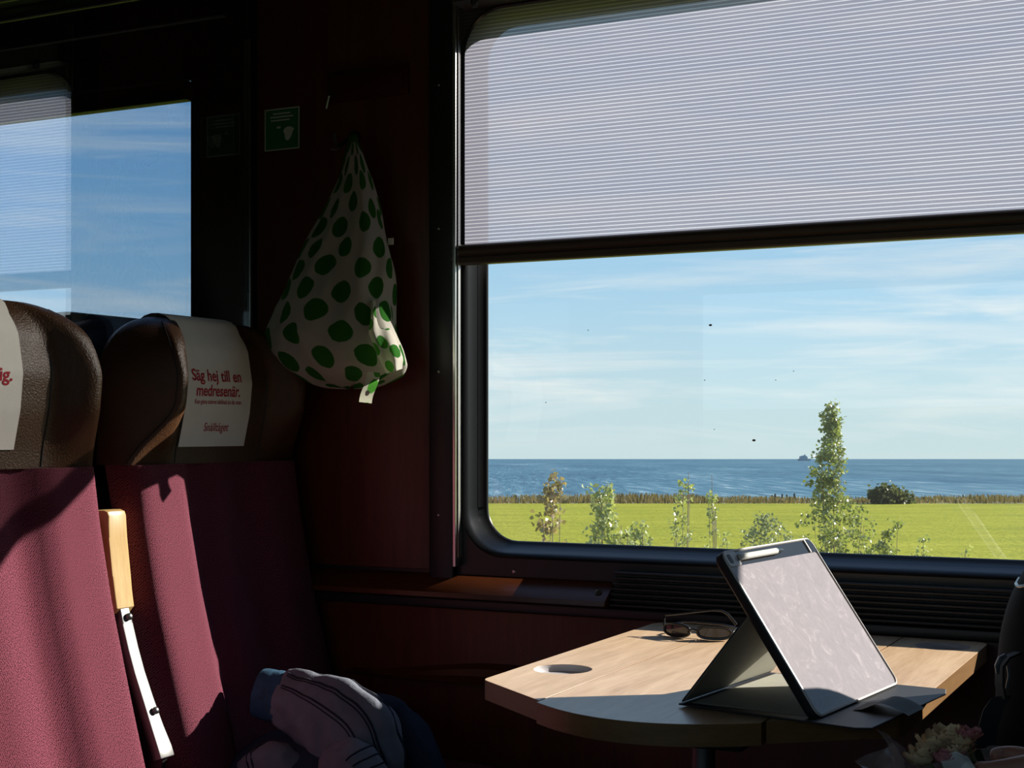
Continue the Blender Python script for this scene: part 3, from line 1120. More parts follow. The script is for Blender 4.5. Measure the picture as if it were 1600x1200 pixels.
# ------------------------------------------------------------------ tablet in its folio
ZT0 = TZ + 0.0025
bl_ = Vector((-0.446, 1.704, ZT0 + 0.004))
br_ = Vector((-0.411, 1.985, ZT0 + 0.004))
ey = (br_ - bl_).normalized()
ey.z = 0
ey.normalize()
TW = 0.283
upv = Vector((-0.128, 0, 0.189))
upv -= ey * upv.dot(ey)
TH = 0.229
upv.normalize()
nv = ey.cross(upv).normalized()
if nv.x < 0:
    nv = -nv
TMAT = Matrix((( *[ey[0]], upv[0], nv[0], bl_[0]), (ey[1], upv[1], nv[1], bl_[1]), (ey[2], upv[2], nv[2], bl_[2]), (0, 0, 0, 1)))
tab = thing('tablet', (-0.45, 1.85, TZ), 'tablet with dusty bright screen leaning in a folio stand on the table', 'tablet')


def rr2(x0, x1, y0, y1, r, z, n=6):
    return [TMAT @ Vector((p.x, p.z, z)) for p in rrect(x0, x1, y0, y1, r, 0, n)]


mb = MB()
r = 0.013
mb.loft([rr2(0.002, TW - .002, 0.002, TH - .002, r, -0.0135), rr2(0, TW, 0, TH, r, -0.011), rr2(0, TW, 0, TH, r, -0.001)])
mb.bm.faces.new([mb.bm.verts.new(q) for q in rr2(0.002, TW - .002, 0.002, TH - .002, r, -0.0135)])
case = mb.build('case_shell', M['case_black'], tab, 50, weld=1e-5)
mb = MB()
mb.loft([rr2(0, TW, 0, TH, r, -0.0012), rr2(0.0004, TW - .0004, 0.0004, TH - .0004, r, 0.0006), rr2(0.0024, TW - .0024, 0.0024, TH - .0024, r - .002, 0.0010), rr2(0.0032, TW - .0032, 0.0032, TH - .0032, r - .003, -0.0008)])
mb.build('case_rim', M['case_rim'], tab, 50)
SB = TH - 0.0225
mb = MB()
fillplate(mb, rr2(0.003, TW - .003, 0.003, SB, 0.006, -0.0009), [], nv * -0.0015)
scr = mb.build('screen', M['dusty_screen'], tab, 30)
mb = MB()
fillplate(mb, rr2(0.003, TW - .003, SB - 0.001, TH - 0.003, 0.004, -0.0011), [], nv * -0.0012)
mb.build('top_slot', M['tablet_glass'], tab, 30)
mb = MB()
fillplate(mb, rr2(0.003, 0.036, SB, TH - 0.003, 0.004, 0.0010), [], nv * -0.002)
blk = mb.build('corner_block', M['case_rim'], tab, 30)
mb = MB()
mb.loft([rr2(0.009, 0.017, SB + 0.004, TH - 0.006, 0.003, 0.0012), rr2(0.0105, 0.0155, SB + 0.006, TH - 0.008, 0.002, 0.0016)])
fillplate(mb, rr2(0.009, 0.017, SB + 0.004, TH - 0.006, 0.003, 0.0012), [], nv * 0.0004)
mb.build('button_slot', M['case_black'], blk, 30)
for (x0, x1) in ((TW - 0.024, TW - 0.0215), (TW - 0.0185, TW - 0.004)):
    mb = MB()
    fillplate(mb, rr2(x0, x1, SB, TH - 0.003, 0.001, 0.0008), [], nv * -0.002)
    mb.build('corner_block' if x1 - x0 < .005 else 'loop_end', M['case_rim' if x1 - x0 < .005 else 'tablet_glass'], tab, 30)
# stylus lying in the slot along the top edge
sty = thing('stylus', TMAT @ Vector((0.04, TH - 0.013, 0.0)), 'grey stylus held in the slot along the upper edge of the tablet', 'stylus')
MB().tube([TMAT @ Vector((0.037, TH - 0.0125, 0.0016)), TMAT @ Vector((0.150, TH - 0.0125, 0.0016))], 0.0042, 14).build('barrel', M['sign_white'], sty)
MB().tube([TMAT @ Vector((0.1502, TH - 0.0125, 0.0016)), TMAT @ Vector((0.170, TH - 0.0125, 0.0016)), TMAT @ Vector((0.176, TH - 0.0125, 0.0016))], [0.0040, 0.0024, 0.0006], 12).build('tip', M['tablet_glass'], sty)
# folio: stand panel, base sheet, closing tab
fo = thing('tablet_folio', (-0.53, 1.83, TZ), 'black folio cover folded into a stand under the tablet, pale inside', 'tablet cover')
ax = Vector((ey.y, -ey.x, 0))               # out towards the viewer's right
tipx = -0.182
P = lambda a, b, z=0.0: bl_ + ax * a + ey * b + Vector((0, 0, z - 0.004))
hinge = 0.145
h0 = TMAT @ Vector((0.004, hinge, -0.0140))
h1 = TMAT @ Vector((TW - 0.004, hinge, -0.0140))
t0, t1 = P(tipx, 0.006, 0.003), P(tipx, TW - 0.006, 0.003)
nrm = (h1 - h0).cross(t0 - h0).normalized()
if nrm.x > 0:
    nrm = -nrm
mb = MB()
mb.prism([h0, h1, t1, t0], nrm * 0.0022, 0.0006, 1)
mb.build('stand_panel', M['case_black'], fo)
mb = MB()
mb.prism([h0 - nrm * 0.0002, h1 - nrm * 0.0002, lerp(t1, h1, 0.03) - nrm * 0.0002, lerp(t0, h0, 0.03) - nrm * 0.0002], -nrm * 0.0006)
mb.build('stand_lining', M['case_lining'], fo)
mb = MB()
mb.prism([P(tipx - 0.003, 0.001), P(0.052, -0.022), P(0.068, -0.012), P(0.072, 0.252), P(0.062, TW + 0.002), P(tipx - 0.003, TW - 0.002)], (0, 0, 0.0022), 0.0006, 1)
base = mb.build('base_sheet', M['case_black'], fo)
mb = MB()
mb.prism([P(tipx + 0.010, 0.012, .0024), P(-0.014, 0.012, .0024), P(-0.014, TW - 0.010, .0024), P(tipx + 0.010, TW - 0.010, .0024)], (0, 0, 0.0005))
mb.build('base_lining', M['case_lining'], fo)
for k, (a, b) in enumerate(((0.02, 0.030), (0.034, 0.010))):
    MB().box((-0.006, -0.0006, 0), (0.006, 0.0006, 0.0002), mat=Matrix.Translation(P(-0.045 + 0.012 * k, 0.062 + 0.014 * k, 0.0029)) @ Matrix.Rotation(0.2, 4, 'Z')).build('embossed_mark', M['case_black'], fo)
mb = MB()
mb.grid(lambda a, b: P(lerp(0.012, 0.082, a), lerp(0.075, 0.135, b), 0.0032 + 0.011 * math.sin(math.pi * min(1, a * 1.0)) * smooth(0.0, 0.5, a)), 12, 4)
bmesh.ops.solidify(mb.bm, geom=list(mb.bm.faces), thickness=0.0016)
mb.build('closing_tab', M['case_black'], fo, 50)

# ------------------------------------------------------------------ sunglasses
gx, gy = -0.815, 2.305
sg = thing('sunglasses', (gx, gy, TZ), 'dark sunglasses lying folded near the back of the table', 'sunglasses')
g0 = aty(1040, 980, 2.33)
SG = Matrix.Translation((gx + 0.006, gy, TZ)) @ Matrix.Rotation(math.radians(-6), 4, 'Z')


def sgp(x, y, z):
    return SG @ Vector((x, y, z))


for s in (-1, 1):
    loop = []
    for k in range(28):
        a = 2 * math.pi * k / 28
        loop.append((s * 0.034 + 0.027 * math.copysign(abs(math.cos(a)) ** 0.7, math.cos(a)), -0.010 * abs(s * 0.034 + 0.027 * math.cos(a)) / 0.06 + 0.006, 0.0125 + 0.0098 * math.copysign(abs(math.sin(a)) ** 0.8, math.sin(a))))
    MB().tube([sgp(x, -0.010 + abs(x) ** 2 * 4, z) for (x, y, z) in loop], 0.0024, 8, closed=True).build('rim', M['glasses_frame'], sg)
    mb = MB()
    f = [mb.bm.verts.new(sgp(x, -0.010 + abs(x) ** 2 * 4, z)) for (x, y, z) in loop]
    mb.bm.faces.new(f)
    bmesh.ops.triangulate(mb.bm, faces=list(mb.bm.faces))
    bmesh.ops.solidify(mb.bm, geom=list(mb.bm.faces), thickness=0.0014)
    mb.build('lens', M['lens'], sg, 60)
    pts = [(-0.062, 0.006, 0.016), (-0.066, 0.016, 0.032), (-0.05, 0.020, 0.0345), (0.020, 0.024, 0.046), (0.034, 0.025, 0.046), (0.046, 0.026, 0.040), (0.060, 0.027, 0.024)] if s < 0 else [(0.062, 0.006, 0.016), (0.066, 0.02, 0.020), (0.03, 0.034, 0.022), (-0.02, 0.036, 0.022), (-0.04, 0.037, 0.021), (-0.05, 0.038, 0.018), (-0.066, 0.040, 0.006)]
    MB().tube([sgp(*q) for q in pts], [0.002, 0.0018, 0.0018, 0.0018, 0.0018, 0.002, 0.0024], 8).build('temple', M['glasses_frame'], sg)
    MB().tube([sgp(s * 0.010, -0.010, 0.012), sgp(s * 0.012, 0.001, 0.007)], 0.0012, 6).build('nose_pad', M['lens'], sg)
MB().tube([sgp(-0.009, -0.0098, 0.0145), sgp(0, -0.0105, 0.017), sgp(0.009, -0.0098, 0.0145)], 0.0022, 8).build('bridge', M['glasses_frame'], sg)

# ------------------------------------------------------------------ wall items: sign, hook, red panel
sp = aty(442, 200, 2.518)
a0, a1 = aty(415, 237, 2.519), aty(469, 166, 2.519)
b0, b1 = aty(415, 173, 2.519), aty(469, 232, 2.519)
sx0, sx1 = a0.x, a1.x
sz0, sz1 = (a0.z + b1.z) / 2, (a1.z + b0.z) / 2
sg2 = thing('wall_sign', ((sx0 + sx1) / 2, 2.518, sz0), 'small square green sign with pale border on the wood wall', 'sign')
MB().box((sx0, 2.5165, sz0), (sx1, 2.5195, sz1), 0.0005, 1).build('plate', M['sign_green'], sg2)
mb = MB()
for (lo, hi) in (((sx0, sz0), (sx1, sz0 + .0022)), ((sx0, sz1 - .0022), (sx1, sz1)), ((sx0, sz0), (sx0 + .0022, sz1)), ((sx1 - .0022, sz0), (sx1, sz1))):
    mb.box((lo[0], 2.5155, lo[1]), (hi[0], 2.5165, hi[1]))
mb.build('border', M['sign_white'], sg2)
W, H = sx1 - sx0, sz1 - sz0
for k, (q0, q1) in enumerate(((0.24, 0.74), (0.16, 0.82), (0.18, 0.72), (0.14, 0.86))):
    z = sz1 - H * (0.12 + 0.08 * k)
    MB().box((sx0 + W * q0, 2.5158, z - 0.0016), (sx0 + W * q1, 2.5165, z + 0.0012)).build('print_line', M['sign_green' if k == 3 else 'sign_white'], sg2)
mb = MB()
hx, hz = sx0 + W * 0.70, sz0 + H * 0.43
mb.prism([(hx + 0.0125 * math.cos(a) * (1.1 if math.sin(a) > 0 else 0.75) + 0.004 * min(0, math.sin(a)), 2.5165, hz + 0.0125 * math.sin(a) * (0.8 if math.sin(a) > 0 else 1.5)) for a in [2 * math.pi * k / 20 for k in range(20)]], (0, -0.0008, 0))
mb.build('pictogram', M['sign_white'], sg2)
MB().box((hx - 0.03, 2.5157, hz + 0.008), (hx - 0.021, 2.5165, hz + 0.012)).build('pictogram', M['sign_white'], sg2)

rp = aty(576, 128, 2.519)
q0, q1 = aty(514, 162, 2.519), aty(640, 98, 2.519)
fb = thing('red_panel', (rp.x, 2.51, q0.z), 'dark red flat panel high on the wood wall above the dotted bag', 'panel')
MB().box((q0.x, 2.511, q0.z), (q1.x, 2.5195, q1.z), 0.002).build('plate', M['red_panel'], fb)
MB().box((q0.x + .01, 2.508, q0.z + .01), (q1.x - .01, 2.511, q1.z - .01), 0.001).build('inset', M['red_panel'], fb)
p0, p1 = aty(510, 170, 2.50), aty(515, 148, 2.50)
hk0 = thing('metal_peg', (p0.x, 2.50, p0.z), 'short bright metal peg on the wood wall above the bag hook', 'peg')
MB().tube([p0, p1], 0.0026, 10).build('peg_rod', M['aluminium'], hk0)
MB().box((p1.x - 0.004, 2.497, p1.z - .003), (p1.x + 0.004, 2.5195, p1.z + 0.004), 0.001).build('mount', M['black_plastic'], hk0)

hp = aty(547, 212, 2.50)
hk = thing('coat_hook', (hp.x, 2.51, hp.z), 'black coat hook with small metal prong holding the dotted bag', 'hook')
MB().lathe([(0, 0.010), (0.010, 0.0095), (0.013, 0.006), (0.013, 0.0)], 18, Matrix.Translation((hp.x, 2.5195, hp.z)) @ Matrix.Rotation(math.pi / 2, 4, 'X')).build('rosette', M['black_plastic'], hk)
MB().tube([(hp.x, 2.512, hp.z), (hp.x, 2.49, hp.z - .010), (hp.x, 2.466, hp.z - .026), (hp.x, 2.452, hp.z - .028), (hp.x, 2.444, hp.z - .016), (hp.x, 2.443, hp.z - .006)], 0.0042, 10).build('hook_arm', M['black_plastic'], hk)
MB().tube([(hp.x - 0.004, 2.475, hp.z - .026), (hp.x - 0.014, 2.47, hp.z - .032), (hp.x - 0.026, 2.468, hp.z - .030)], 0.0025, 8).build('prong', M['steel'], hk)

# ------------------------------------------------------------------ dotted bag
bag = thing('dotted_bag', (-1.56, 2.42, 1.19), 'white cloth shopping bag with green dots hanging from the wall hook', 'bag')
BT = [  # v, u_left, u_right, half depth, centre y
    (222, 550, 558, 0.006, 2.446), (240, 543, 566, 0.010, 2.446), (280, 530, 580, 0.022, 2.447), (330, 506, 594, 0.036, 2.444),
    (380, 480, 604, 0.050, 2.438), (430, 455, 610, 0.064, 2.430), (480, 436, 614, 0.076, 2.422), (520, 427, 620, 0.084, 2.416),
    (548, 436, 627, 0.084, 2.414), (570, 452, 630, 0.078, 2.414), (586, 470, 624, 0.066, 2.418), (597, 486, 604, 0.048, 2.424), (603, 505, 588, 0.022, 2.432), (605, 540, 556, 0.004, 2.436)]
tabs = [[(r_[0], r_[k]) for r_ in BT] for k in range(5)]


def bagpt(a, b):
    v = interp([(0, 222), (0.55, 440), (0.86, 570), (0.95, 597), (1, 605)], b)
    ul, ur, hd, yc = (interp(tabs[k], v) for k in (1, 2, 3, 4))
    xl, xr = aty(ul, v, yc), aty(ur, v, yc)
    cx, rx = (xl.x + xr.x) / 2, (xr.x - xl.x) / 2
    th = 2 * math.pi * a
    fold = 0.16 * (1 - smooth(0.25, 0.95, b)) * math.sin(9 * th + 1.2 * math.sin(3 * th)) + 0.035 * (1 - smooth(0.7, 1.0, b)) * math.sin(17 * th + 4 * b)
    q = 1 + fold * 0.75
    crease = (0.09 * math.sin(5 * th + 9 * b) + 0.05 * math.sin(11 * th - 13 * b)) * smooth(0.2, 0.5, b) * (1 - smooth(0.85, 1, b))
    x = cx + rx * math.cos(th) * (1 - 0.10 * abs(fold) + 0.045 * math.sin(3 * th + 16 * b) * smooth(0.1, 0.4, b) * (1 - smooth(0.85, 1, b)))
    y = yc - hd * math.sin(th) * (q + crease)
    z = (xl.z + xr.z) / 2 + 0.004 * math.sin(7 * th) * smooth(0.6, 0.9, b)
    y = min(y, 2.512)
    return Vector((x, y, z))


def baguv(a, b):
    q, r_ = a * 12.6, b * 8.4
    return ((q + r_) * 0.7071, (q - r_) * 0.7071)


mb = MB()
mb.grid(bagpt, 150, 90, baguv, wrap=True)
mb.build('bag_body', M['bag_cloth'], bag, 180)
mb = MB()     # the sunlit corner that hangs out at the lower right
c0 = [(560, 500), (604, 480), (622, 530), (630, 572), (612, 590), (585, 592), (566, 560)]


def corner_pt(a, b):
    ul = interp([(0, 575), (0.4, 574), (0.75, 590), (1, 604)], b)
    ur = interp([(0, 600), (0.4, 616), (0.8, 631), (1, 629)], b)
    v = lerp(470, 584, b) + 9 * a * b * 0 - 8 * a * smooth(0.8, 1, b)
    y = 2.385 - 0.050 * smooth(0.0, 0.8, b) + 0.045 * (2 * a - 0.7) ** 2 - 0.012 * math.sin(a * 7 + b * 3)
    return aty(lerp(ul, ur, a), v, y)


mb.grid(corner_pt, 16, 22, lambda a, b: ((a * 1.7 + b * 3.8) * 0.7071 + .3, (a * 1.7 - b * 3.8) * 0.7071 + .1))
mb.build('bag_corner', M['bag_cloth'], bag, 180, recalc=False)
tp = [aty(584, 592, 2.345), aty(580, 604, 2.342), aty(576, 616, 2.344), aty(573, 628, 2.342)]
mb = MB()
mb.grid(lambda a, b: Vector((lerp(tp[0].x, tp[3].x, b) + (a - 0.5) * 0.028, lerp(2.345, 2.338, b) + 0.003 * math.sin(6 * b), lerp(tp[0].z + 0.014, tp[3].z, b) - 0.003 * a)), 4, 8, lambda a, b: (a * 0.9 + 0.55, b * 1.5 + 0.35))
tabo = mb.build('closing_strap', M['bag_cloth'], bag, 180, recalc=False)
MB().lathe([(0, 0.003), (0.003, 0.0032), (0.0046, 0.0022), (0.0048, 0.0)], 16, Matrix.Translation((tp[2].x + .002, 2.3385, tp[3].z + 0.017)) @ Matrix.Rotation(math.pi / 2, 4, 'X')).build('snap_button', M['sign_white'], tabo)
# small white care label at the side
lp = aty(611, 377, 2.44)
MB().box((lp.x - 0.006, 2.438, lp.z - 0.007), (lp.x + 0.006, 2.440, lp.z + 0.006), 0.0004, 1, None).build('care_label', M['sign_white'], bag)
mb = MB()
for s in (-1, 1):
    top = aty(553, 218, 2.450)
    b_ = aty(553 + s * 14, 262, 2.447)
    mb.tube([b_, (b_ + top) / 2 + Vector((s * 0.004, 0, 0)), top + Vector((s * 0.003, -0.004, 0.004)), top + Vector((0, 0, 0.008))], [0.007, 0.006, 0.005, 0.005], 8)
mb.build('handle', M['bag_cloth'], bag, 180)

# ------------------------------------------------------------------ jacket on the window seat
jk = thing('denim_jacket', (-1.48, 2.22, 0.482), 'grey-blue jacket with blue cuff heaped on the window seat', 'jacket')


def sleeve(path, rads, name, m, amp=0.16, seed=0, flat=0.8, nu=40, nv=40):
    pts = [Vector(p) for p in path]

    def at(k):
        x = k * (len(pts) - 1)
        i = min(int(x), len(pts) - 2)
        f_ = x - i
        p0, p1, p2, p3 = pts[max(i - 1, 0)], pts[i], pts[i + 1], pts[min(i + 2, len(pts) - 1)]
        p = 0.5 * ((2 * p1) + (p2 - p0) * f_ + (2 * p0 - 5 * p1 + 4 * p2 - p3) * f_ ** 2 + (3 * p1 - p0 - 3 * p2 + p3) * f_ ** 3)
        return p, lerp(rads[i], rads[i + 1], f_)

    def fn(a, b):
        p, r_ = at(b)
        d = (at(min(1, b + 0.02))[0] - at(max(0, b - 0.02))[0]).normalized()
        e1 = d.cross(Vector((0, -1, 0.25))).normalized()
        e2 = d.cross(e1).normalized()
        th = 2 * math.pi * a
        nn = noise.noise(Vector((math.cos(th) * 1.4 + seed, math.sin(th) * 1.4, b * 4.0)))
        n2 = noise.noise(Vector((math.cos(th) * 3 + seed, math.sin(th) * 3, b * 11.0 + 5)))
        k = 1 + amp * 1.5 * nn + amp * 0.9 * n2
        q = p + (e1 * math.cos(th) + e2 * math.sin(th) * flat) * r_ * k
        q.z = max(q.z, 0.486)
        return q
    mb = MB()
    V = mb.grid(fn, nu, nv, wrap=True)
    mb.bm.faces.new(list(reversed(V[0])))
    mb.bm.faces.new(V[-1])
    return mb, fn


jp = lambda u, v, y: aty(u, v, y)
c_a, c_b = jp(407, 1082, 2.17), jp(446, 1092, 2.17)
mb, fn = sleeve([c_a, lerp(c_a, c_b, 0.5), c_b], [0.0455, 0.0465, 0.0475], 'cuff', None, 0.04, 3, 0.62, 36, 10)
mb.build('cuff', M['cuff_blue'], jk, 60).__setitem__('label', 'bright blue cuff')
path = [lerp(c_a, c_b, 0.9), jp(480, 1104, 2.165), jp(520, 1122, 2.16), jp(556, 1150, 2.16), jp(572, 1196, 2.16), jp(575, 1240, 2.16)]
mb, fn = sleeve(path, [0.049, 0.062, 0.076, 0.080, 0.074, 0.05], 'sleeve', None, 0.10, 11, 0.6, 48, 44)
sl = mb.build('sleeve', M['jacket_grey'], jk, 180)
for (th, r_) in ((0.585, 0.0022), (0.60, 0.0014), (0.665, 0.0018), (0.68, 0.0012), (0.445, 0.0022), (0.455, 0.0014)):
    MB().tube([fn(th + 0.05 * math.sin(3 * b), b) for b in [0.05 + 0.03 * k for k in range(27)]], r_, 6).build('stitching', M['stitch_navy'], sl)
path = [jp(392, 1215, 2.11), jp(420, 1196, 2.10), jp(450, 1208, 2.11), jp(480, 1240, 2.13)]
mb, fn = sleeve(path, [0.036, 0.043, 0.042, 0.03], 'sleeve', None, 0.10, 21, 0.8, 36, 24)
sl2 = mb.build('sleeve', M['jacket_grey'], jk, 180)
for b0 in (0.28, 0.33):
    MB().tube([fn(k / 24, b0 + 0.04 * math.sin(6.28 * k / 24)) for k in range(24)], 0.0018, 6, closed=True).build('stitching', M['stitch_navy'], sl2)
path = [jp(515, 1205, 2.12), jp(545, 1200, 2.10), jp(568, 1220, 2.10), jp(580, 1260, 2.11)]
mb, fn = sleeve(path, [0.030, 0.046, 0.048, 0.04], 'front_panel', None, 0.14, 31, 0.8, 36, 28)
fp = mb.build('front_panel', M['jacket_grey'], jk, 180)
for b0 in (0.45, 0.52, 0.60):
    MB().tube([fn(0.30 + 0.4 * k / 16, b0 + 0.03 * math.sin(4 * k / 16)) for k in range(17)], 0.0017, 6).build('stitching', M['stitch_navy'], fp)
path = [jp(560, 1105, 2.26), jp(595, 1130, 2.27), jp(630, 1175, 2.28), jp(655, 1230, 2.28)]
mb, fn = sleeve(path, [0.03, 0.055, 0.065, 0.06], 'back_panel', None, 0.08, 41, 0.7, 36, 28)
mb.build('back_panel', M['jacket_navy'], jk, 180)
mb = MB()
mb.grid(lambda a, b: Vector((-1.50 + 0.17 * math.cos(6.283 * a) * (1.0 - b ** 2) ** 0.5 * (1 + .08 * math.sin(5 * 6.283 * a)), 2.21 + 0.15 * math.sin(6.283 * a) * (1.0 - b ** 2) ** 0.5, 0.484 + 0.085 * b)), 40, 10, wrap=True)
mb.build('lower_folds', M['jacket_navy'], jk, 180)

# ------------------------------------------------------------------ backpack on the facing seat
bk = thing('backpack', (-0.13, 1.96, 0.482), 'black backpack with webbing strap and buckle at the right of the table', 'backpack')


def packpt(a, b):
    th = 2 * math.pi * a
    z = lerp(0.484, 1.03, b)
    k = (1 - max(0.0, (b - 0.62) / 0.38) ** 2.4) ** 0.5 if b < 1 else 0.0
    k *= 0.86 + 0.14 * smooth(0, 0.12, b)
    ex = lambda c: math.copysign(abs(c) ** 0.62, c)
    x = -0.106 + 0.172 * k * ex(math.cos(th)) - 0.012 * math.sin(math.pi * b) + 0.02 * b
    y = 1.955 + 0.125 * k * ex(math.sin(th))
    return Vector((x, y, z + 0.004 * math.sin(5 * th)))


mb = MB()
V = mb.grid(packpt, 48, 30, wrap=True)
mb.bm.faces.new(list(reversed(V[0])))
mb.build('pack_body', M['backpack_black'], bk, 180)
mb = MB()
mb.grid(lambda a, b: Vector((-0.20 + 0.20 * a, 1.828 - 0.045 * (math.sin(math.pi * a) * math.sin(math.pi * b)) ** 0.4, lerp(0.50, 0.72, b))), 20, 16)
mb.build('front_pocket', M['backpack_black'], bk, 180)
MB().tube([packpt(0.5 + 0.5 * k / 20, 0.80) + Vector((0, -0.002, 0)) for k in range(21)], 0.0022, 6).build('zip', M['buckle_plastic'], bk)
bp0, bp1, bp2, bp3 = aty(1566, 1030, 1.80), aty(1559, 1052, 1.79), aty(1573, 1078, 1.80), aty(1537, 1170, 1.78)


def ribbon(pts, wdir, half, th):
    mb = MB()
    wd = Vector(wdir)
    L_ = []
    for i, p in enumerate(pts):
        d = (pts[min(i + 1, len(pts) - 1)] - pts[max(i - 1, 0)]).normalized()
        n_ = d.cross(wd).normalized() * th
        L_.append([p + wd * half + n_, p - wd * half + n_, p - wd * half - n_, p + wd * half - n_])
    mb.loft(L_)
    mb.bm.faces.new([mb.bm.verts.new(q) for q in L_[0]])
    mb.bm.faces.new([mb.bm.verts.new(q) for q in L_[-1]])
    return mb


ribbon([aty(1590, 1020, 1.84), aty(1572, 1028, 1.81), aty(1562, 1042, 1.80), aty(1562, 1070, 1.80), aty(1566, 1092, 1.80)], (0.55, -0.8, 0.1), 0.010, 0.0014).build('strap', M['webbing'], bk, 60)
ribbon([aty(1566, 1088, 1.80), aty(1552, 1108, 1.79), aty(1543, 1140, 1.79), aty(1538, 1180, 1.79), aty(1540, 1260, 1.80), aty(1575, 1330, 1.83)], (0.9, 0.4, 0.1), 0.012, 0.0014).build('strap', M['webbing'], bk, 60)
MB().tube([aty(1559, 1052, 1.79), aty(1558, 1040, 1.785), aty(1563, 1029, 1.785), aty(1571, 1024, 1.79)], [0.0020, 0.0032, 0.0036, 0.0026], 8).build('buckle', M['buckle_plastic'], bk)
MB().tube([aty(1575, 1040, 1.80), aty(1577, 1056, 1.80), aty(1573, 1076, 1.80)], 0.0018, 8).build('buckle', M['buckle_plastic'], bk)

# ------------------------------------------------------------------ bouquet in cellophane
bq = thing('flower_bouquet', (-0.235, 1.50, 0.62), 'dried cream and pink flowers wrapped in clear cellophane at the lower right', 'bouquet')
rnd = random.Random(5)


def flower(u, v, y, r, m, n=9):
    c = aty(u, v, y)
    mb = MB()
    for layer in range(3):
        for k in range(n - layer * 2):
            a = 2 * math.pi * (k + rnd.random() * 0.6) / (n - layer * 2)
            tilt = 0.35 + 0.35 * layer + rnd.uniform(-0.15, 0.2)
            L_ = r * (1.0 - 0.18 * layer) * rnd.uniform(0.8, 1.15)
            d = Vector((math.cos(a) * math.cos(tilt), math.sin(a) * math.cos(tilt), math.sin(tilt)))
            s_ = Vector((-math.sin(a), math.cos(a), 0))
            w_ = L_ * 0.42
            n_ = s_.cross(d)
            rows = []
            for j, (q, ww, up) in enumerate(((0.0, 0.25, 0), (0.4, 0.9, -0.05), (0.8, 1.0, 0.06), (1.05, 0.35, 0.22))):
                rows.append([c + d * L_ * q + s_ * w_ * ww * sgn + n_ * -L_ * (up + 0.12 * abs(sgn) + rnd.uniform(-.05, .05)) for sgn in (-1, 0, 1)])
            mb.loft(rows, False)
    return mb


for (u, v, y, r_, m_) in ((1462, 1172, 1.50, 0.022, 'petal_cream'), (1450, 1186, 1.485, 0.020, 'petal_cream'), (1484, 1160, 1.51, 0.020, 'petal_cream'), (1500, 1168, 1.50, 0.018, 'petal_cream'), (1514, 1157, 1.51, 0.016, 'petal_pink'), (1440, 1196, 1.48, 0.020, 'petal_cream'), (1478, 1196, 1.47, 0.018, 'petal_pink'), (1495, 1180, 1.49, 0.015, 'petal_cream')):
    flower(u, v, y, r_, m_).build('flower_head', M[m_], bq, 180, recalc=False)
hold = Vector((-0.215, 1.49, 0.72))
for (u, v) in ((1462, 1180), (1484, 1170), (1500, 1175), (1514, 1166), (1448, 1190)):
    MB().tube([hold + Vector((0.02, 0, -0.16)), hold, aty(u, v, 1.50)], 0.0022, 6).build('stem', M['stem_green'], bq)
for (u0, v0, u1, v1) in ((1512, 1178, 1538, 1171), (1516, 1168, 1527, 1164)):
    a, b = aty(u0, v0, 1.49), aty(u1, v1, 1.49)
    mb = MB()
    mb.loft([[a + Vector((0, 0, -.001)), a + Vector((0, .003, 0))], [(a + b) / 2 + Vector((0, -.004, 0.004)), (a + b) / 2 + Vector((0, .008, .001))], [b, b + Vector((0, .001, 0))]], False)
    mb.build('dry_leaf', M['petal_cream'], bq, 180, recalc=False)


def cello(a, b):
    th = 2 * math.pi * a
    r_ = lerp(0.018, 0.062, b ** 0.8)
    c = lerp(hold + Vector((0.012, 0, -0.05)), aty(1462, 1182, 1.50), b)
    k = 1 + 0.22 * math.sin(7 * th + 3 * b) * b + 0.12 * math.sin(13 * th) * b
    return c + Vector((math.cos(th) * r_ * k, math.sin(th) * r_ * k * 0.8, 0.016 * math.sin(5 * th + 1) * b))


mb = MB()
mb.grid(cello, 60, 14, wrap=True)
mb.build('cellophane_wrap', M['cellophane'], bq, 180)
mb = MB()
q0, q1, q2, q3 = aty(1494, 1172, 1.462), aty(1475, 1200, 1.455), aty(1528, 1204, 1.45), aty(1468, 1184, 1.465)
mb.loft([[q3, q1], [q0 + Vector((0, -.006, 0.0)), (q1 + q2) / 2], [aty(1512, 1182, 1.46), q2]], False)
bmesh.ops.subdivide_edges(mb.bm, edges=list(mb.bm.edges), cuts=3, use_grid_fill=True)
for v_ in mb.bm.verts:
    v_.co.y += 0.006 * noise.noise(v_.co * 60)
mb.build('paper_wrap', M['sign_white'], bq, 180, recalc=False)

